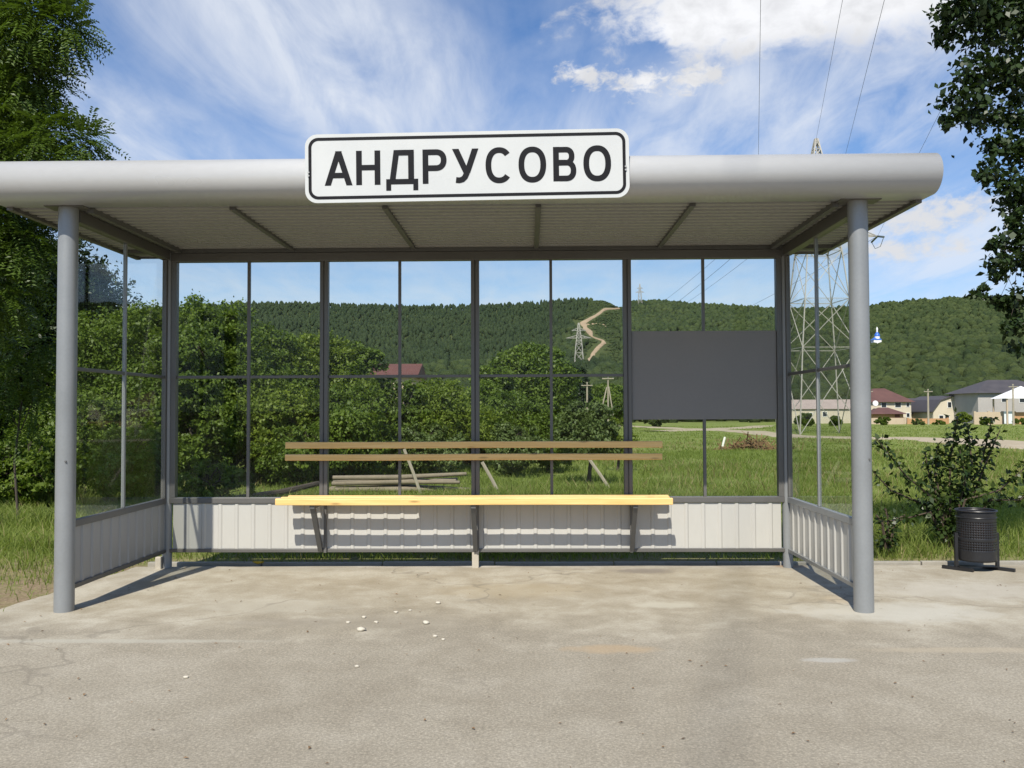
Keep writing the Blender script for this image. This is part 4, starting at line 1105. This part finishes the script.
house('grey_house', 'grey two storey house with a dark hip roof at the right edge', 978, 1060, 176, 393, 379, 'grey_wall', 'dark_roof', 'hip', 12, .8, ((.32, 4.2, 1.2, 2.1), (.55, 4.1, 1.6, 1.6), (.15, 1.1, 1.4, 1.2)), (.32, 'window_dark'), chim=False)
house('cream_building', 'long cream building with a pale roof behind the pylon legs', 786, 856, 185, 409, 399.5, 'cream_wall', 'pink_roof', 'gable_x', 8, .4, ((.55, 1.4, 1.0, 1.1), (.35, 1.4, .8, .9)))
house('red_roof_cottage', 'cottage with a red roof showing above the thicket', 372, 413, 70, 377, 362, 'tan_wall', 'red_roof', 'gable_x', 6, .4, ((.3, 1.2, 1.0, 1.0),))
# white pavilion roof in front of the grey house
gb_ = tuple(ground(1022, 165)); root = empty('white_pavilion', gb_, 'white peaked pavilion roof on posts in front of the grey house', 'pavilion')
xa, xb = at(1000, 400, 165)[0], at(1046, 400, 165)[0]; ze = at(1010, 398.5, 165)[2]; zr = at(1010, 386, 165)[2]
xc = (xa + xb) / 2
MB().add([(xa, 163, ze), (xb, 163, ze), (xb, 168.5, ze), (xa, 168.5, ze), (xc, 165.7, zr)], [(0, 1, 4), (1, 2, 4), (2, 3, 4), (3, 0, 4), (3, 2, 1, 0)]).build('roof', 'white_wall', root, gb_)
for x in (xa + .4, xb - .4):
    for y in (163.4, 168.1): MB().box(x - .12, x + .12, y - .12, y + .12, gb_[2] - .3, ze - .01).build('post', 'tan_wall', root, gb_)
# yard walls
def ywall(px0, px1, Y, top, mt, label, name='yard_wall'):
    a = at(px0, 420, Y); b = at(px1, 420, Y); g = hz((a[0] + b[0]) / 2, Y); zt = at((px0 + px1) / 2, top, Y)[2]
    mb = MB(); n = max(2, int((b[0] - a[0]) / 2.6)); 
    mb.box(a[0], b[0], Y, Y + .25, g - .5, zt)
    for k_ in range(n + 1): x = a[0] + (b[0] - a[0]) * k_ / n; mb.box(x - .18, x + .18, Y - .06, Y + .31, g - .5, zt + .15)
    o = mb.build(name, mt); tag(o, label, 'wall')
ywall(868, 905, 172, 418, 'tan_wall', 'tan yard wall in front of the brown roofed house')
ywall(908, 948, 173, 418.5, 'orange_brick', 'orange brick yard wall in front of the gambrel house')
ywall(975, 1003, 166, 412, 'tan_wall', 'tall tan yard wall in front of the grey house')
ywall(1015, 1075, 166, 412, 'orange_brick', 'brick yard wall right of the white gate')
ga = at(1004, 424, 165.6); gbx = at(1013, 424, 165.6); gz = hz(ga[0], 165.6)
root = empty('yard_gate', (ga[0], 165.6, gz), 'pale metal gate between the tan wall and the brick wall', 'gate')
for k_ in range(2):
    w_ = (gbx[0] - ga[0]) / 2
    MB().box(ga[0] + w_ * k_ + .02, ga[0] + w_ * (k_ + 1) - .02, 165.6, 165.68, gz + .1, gz + 2.4).build('gate_leaf', 'gate_white', root, (ga[0], 165.6, gz))
# satellite dish on the brown roofed house
sd = at(875.5, 403.5, 188.5)
tag(MB().tube([(sd[0], sd[1], sd[2]), (sd[0], sd[1] - .12, sd[2])], [.62, .55], 20).build('satellite_dish', 'white_wall'), 'white satellite dish on the wall of the brown roofed house', 'satellite dish')

# chapel on the hillside
cb = hit(877, 351); s_ = F / cb[1]; m_ = 1 / s_
ch = empty('chapel', tuple(cb), 'small white chapel with blue domes on the wooded hillside', 'chapel')
def Cc(mb, nm, mt, par=ch, **kw): return mb.build(nm, mt, par, tuple(cb), **kw)
x, y, z = cb
Cc(MB().box(x - 4.5 * m_, x + 3 * m_, y - 4 * m_, y + 4 * m_, z - 3, z + 11 * m_), 'nave', 'white_wall')
Cc(MB().add([(x - 5 * m_, y - 4.5 * m_, z + 11 * m_), (x + 3.4 * m_, y - 4.5 * m_, z + 11 * m_), (x + 3.4 * m_, y + 4.5 * m_, z + 11 * m_), (x - 5 * m_, y + 4.5 * m_, z + 11 * m_), (x - .8 * m_, y, z + 15 * m_)], [(0, 1, 4), (1, 2, 4), (2, 3, 4), (3, 0, 4), (3, 2, 1, 0)]), 'roof', 'blue_roof')
Cc(MB().tube([(x, y - m_, z + 11 * m_), (x, y - m_, z + 14.5 * m_)], 2.6 * m_, 12), 'tower', 'white_wall', smooth=True)
Cc(MB().tube([(x, y - m_, z + 14.5 * m_), (x, y - m_, z + 16 * m_), (x, y - m_, z + 17.5 * m_), (x, y - m_, z + 18.6 * m_)], [2.7 * m_, 2.6 * m_, 1.8 * m_, .8 * m_], 14), 'dome', 'blue_roof', smooth=True)
Cc(MB().tube([(x, y - m_, z + 18.5 * m_), (x, y - m_, z + 20.5 * m_), (x, y - m_, z + 22 * m_), (x, y - m_, z + 24 * m_)], [.8 * m_, .8 * m_, 1.0 * m_, .1 * m_], 10), 'lantern', 'white_wall', smooth=True)
Cc(MB().box(x + 3.05 * m_, x + 8 * m_, y - 3 * m_, y + 3 * m_, z - 3, z + 6 * m_), 'annex', 'white_wall')
Cc(MB().box(x - 2.2 * m_, x - .8 * m_, y - 4.06 * m_, y - 3.9 * m_, z + 3 * m_, z + 7 * m_), 'window', 'window_dark')

# ------------------------------------------------------------------ light
ELEV, AZ = math.radians(47), math.radians(12.5)
sd_ = Vector((math.sin(AZ) * math.cos(ELEV), math.cos(AZ) * math.cos(ELEV), -math.sin(ELEV)))
sun = bpy.data.lights.new('sun', 'SUN'); sun.energy = 4.2; sun.angle = math.radians(.53); sun.color = (1, .94, .825)
so_ = bpy.data.objects.new('sun', sun); COL.objects.link(so_)
so_.rotation_euler = sd_.to_track_quat('-Z', 'Y').to_euler(); so_.location = (-5, -20, 25)

wd = bpy.data.worlds.new('World'); SC.world = wd; wd.use_nodes = True
nt = NT(wd.node_tree); nt.n.clear()
out = nt.new('ShaderNodeOutputWorld'); bg = nt.new('ShaderNodeBackground')
sk = nt.new('ShaderNodeTexSky'); sk.sky_type = 'NISHITA'; sk.sun_disc = False
sk.sun_elevation = ELEV; sk.sun_rotation = PI + AZ; sk.air_density = 1.0; sk.dust_density = .6; sk.ozone_density = 2.0; sk.altitude = 150
tcg = nt.new('ShaderNodeTexCoord').outputs['Generated']
sx = nt.new('ShaderNodeSeparateXYZ'); nt.put(sx.inputs[0], tcg)
az = nt.math('ARCTAN2', sx.outputs['X'], sx.outputs['Y']); el = nt.math('ARCSINE', sx.outputs['Z'])
zc = nt.math('ADD', nt.math('MAXIMUM', sx.outputs['Z'], 0), .10)
cv = nt.new('ShaderNodeCombineXYZ'); nt.put(cv.inputs[0], nt.math('DIVIDE', sx.outputs['X'], zc)); nt.put(cv.inputs[1], nt.math('DIVIDE', sx.outputs['Y'], zc))
plane = cv.outputs[0]
ae = nt.new('ShaderNodeCombineXYZ'); nt.put(ae.inputs[0], az); nt.put(ae.inputs[1], el); ae = ae.outputs[0]
def azel(px, py):
    d = ray(px, py); return math.atan2(d[0], d[1]), math.asin(d[2])
rotm = nt.new('ShaderNodeMapping'); nt.put(rotm.inputs[0], plane); rotm.inputs['Rotation'].default_value = (0, 0, math.radians(35)); rotm.inputs['Scale'].default_value = (1.0, .33, 1)
wisp = nt.noise(rotm.outputs[0], 1.7, 9, .58, .7); wisp2 = nt.noise(rotm.outputs[0], 5.5, 7, .6, .5)
puff = nt.noise(nt.scale(ae, (1, 1.7, 1)), 11, 8, .56, .2); puff_hi = nt.noise(nt.scale(ae, (1, 1.7, 1)), 30, 6, .55)
def ell(px, py, wx, wy, ang=0):
    a0, e0 = azel(px, py); ca, sa = math.cos(math.radians(ang)), math.sin(math.radians(ang))
    dx = nt.math('SUBTRACT', az, a0); dy = nt.math('SUBTRACT', el, e0)
    u = nt.math('ADD', nt.math('MULTIPLY', dx, ca * F / wx), nt.math('MULTIPLY', dy, sa * F / wx))
    v = nt.math('ADD', nt.math('MULTIPLY', dx, -sa * F / wy), nt.math('MULTIPLY', dy, ca * F / wy))
    return nt.math('SUBTRACT', 1, nt.math('SQRT', nt.math('ADD', nt.math('MULTIPLY', u, u), nt.math('MULTIPLY', v, v))))
def veil(px, py, wx, wy, ang, amt):
    e = nt.mapr(ell(px, py, wx, wy, ang), -.25, .7, 0, 1, True)
    k = nt.mapr(nt.math('ADD', nt.math('MULTIPLY', wisp, .55), nt.math('MULTIPLY', wisp2, .45)), .38, .60, .10, 1)
    return nt.math('MULTIPLY', nt.math('MULTIPLY', e, k), amt)
tot = nt.mapr(nt.math('ADD', nt.math('MULTIPLY', wisp, .65), nt.math('MULTIPLY', wisp2, .35)), .40, .70, .04, .52)
low = nt.math('MULTIPLY', nt.mapr(el, .30, .06, 0, 1, True), nt.mapr(nt.math('ADD', nt.math('MULTIPLY', wisp2, .5), nt.math('MULTIPLY', nt.noise(nt.scale(ae, (1, 5, 1)), 6, 6), .5)), .35, .62, .42, .9))
tot = nt.math('MAXIMUM', tot, low)
for a in ((340, 60, 310, 115, -22, .95), (200, 25, 220, 75, -30, .7), (720, 125, 330, 85, 12, 1.0), (880, 95, 200, 85, 20, 1.0), (120, 130, 170, 60, -15, .75), (940, 240, 170, 60, 5, .85), (470, 140, 200, 50, 0, .75), (560, 40, 120, 22, 12, .45)):
    tot = nt.math('MAXIMUM', tot, veil(*a))
cum = None
warp = nt.new('ShaderNodeTexNoise'); nt.put(warp.inputs[0], ae); warp.inputs['Scale'].default_value = 22; warp.inputs['Detail'].default_value = 5
fineN = nt.noise(nt.scale(ae, (1, 1.5, 1)), 62, 7, .62, .4); midN = nt.noise(nt.scale(ae, (1, 1.5, 1)), 26, 8, .6, .3)
big_n = nt.math('ADD', nt.math('MULTIPLY', puff, .5), nt.math('MULTIPLY', midN, .5)); sml_n = nt.math('ADD', nt.math('MULTIPLY', fineN, .55), nt.math('MULTIPLY', midN, .45))
for (px_, py_, wx, wy, ang, gain, amp, nn) in ((760, -2, 205, 62, 2, .42, 2.0, big_n), (690, 28, 110, 30, -6, .5, 2.6, big_n), (885, -12, 170, 72, 0, .6, 1.6, big_n), (582, 76, 36, 16, -12, .75, 3.4, sml_n), (640, 81, 44, 18, 4, .75, 3.4, sml_n), (695, 79, 46, 17, 14, .75, 3.6, sml_n),
        (935, 216, 95, 24, 8, .8, 3.0, sml_n), (890, 250, 90, 16, 0, .9, 3.2, sml_n)):
    e = nt.math('ADD', ell(px_, py_, wx, wy, ang), nt.math('MULTIPLY', nt.math('SUBTRACT', nn, .5), amp))
    cc = nt.mapr(e, .10, gain + .10, 0, 1, True)
    cum = cc if cum is None else nt.math('MAXIMUM', cum, cc)
shade = nt.mapr(nt.math('ADD', big_n, nt.math('MULTIPLY', ell(800, 10, 150, 30, 0), -.10)), .40, .62, 1.0, .74)
skyc = nt.mix(1, sk.outputs[0], (.62, .89, 1.18), 'MULTIPLY')
c1 = nt.mix(nt.math('MULTIPLY', tot, .9), skyc, (6.6, 7.0, 7.7))
cw = nt.mix(1, (8.6, 8.6, 8.7), nt.mix(0, shade, shade), 'MULTIPLY')
c2 = nt.mix(nt.math('MULTIPLY', cum, .92), c1, cw)
nt.l.new(c2, bg.inputs[0]); bg.inputs[1].default_value = .085
nt.l.new(bg.outputs[0], out.inputs[0])

SC.view_settings.view_transform = 'Standard'; SC.view_settings.look = 'None'
SC.view_settings.exposure = .50; SC.view_settings.gamma = 1; SC.view_settings.use_curve_mapping = False
SC.render.engine = 'CYCLES'
SC.cycles.max_bounces = 8; SC.cycles.transparent_max_bounces = 16; SC.cycles.diffuse_bounces = 3; SC.cycles.glossy_bounces = 3; SC.cycles.transmission_bounces = 4
SC.cycles.use_denoising = True; SC.cycles.caustics_reflective = False; SC.cycles.caustics_refractive = False
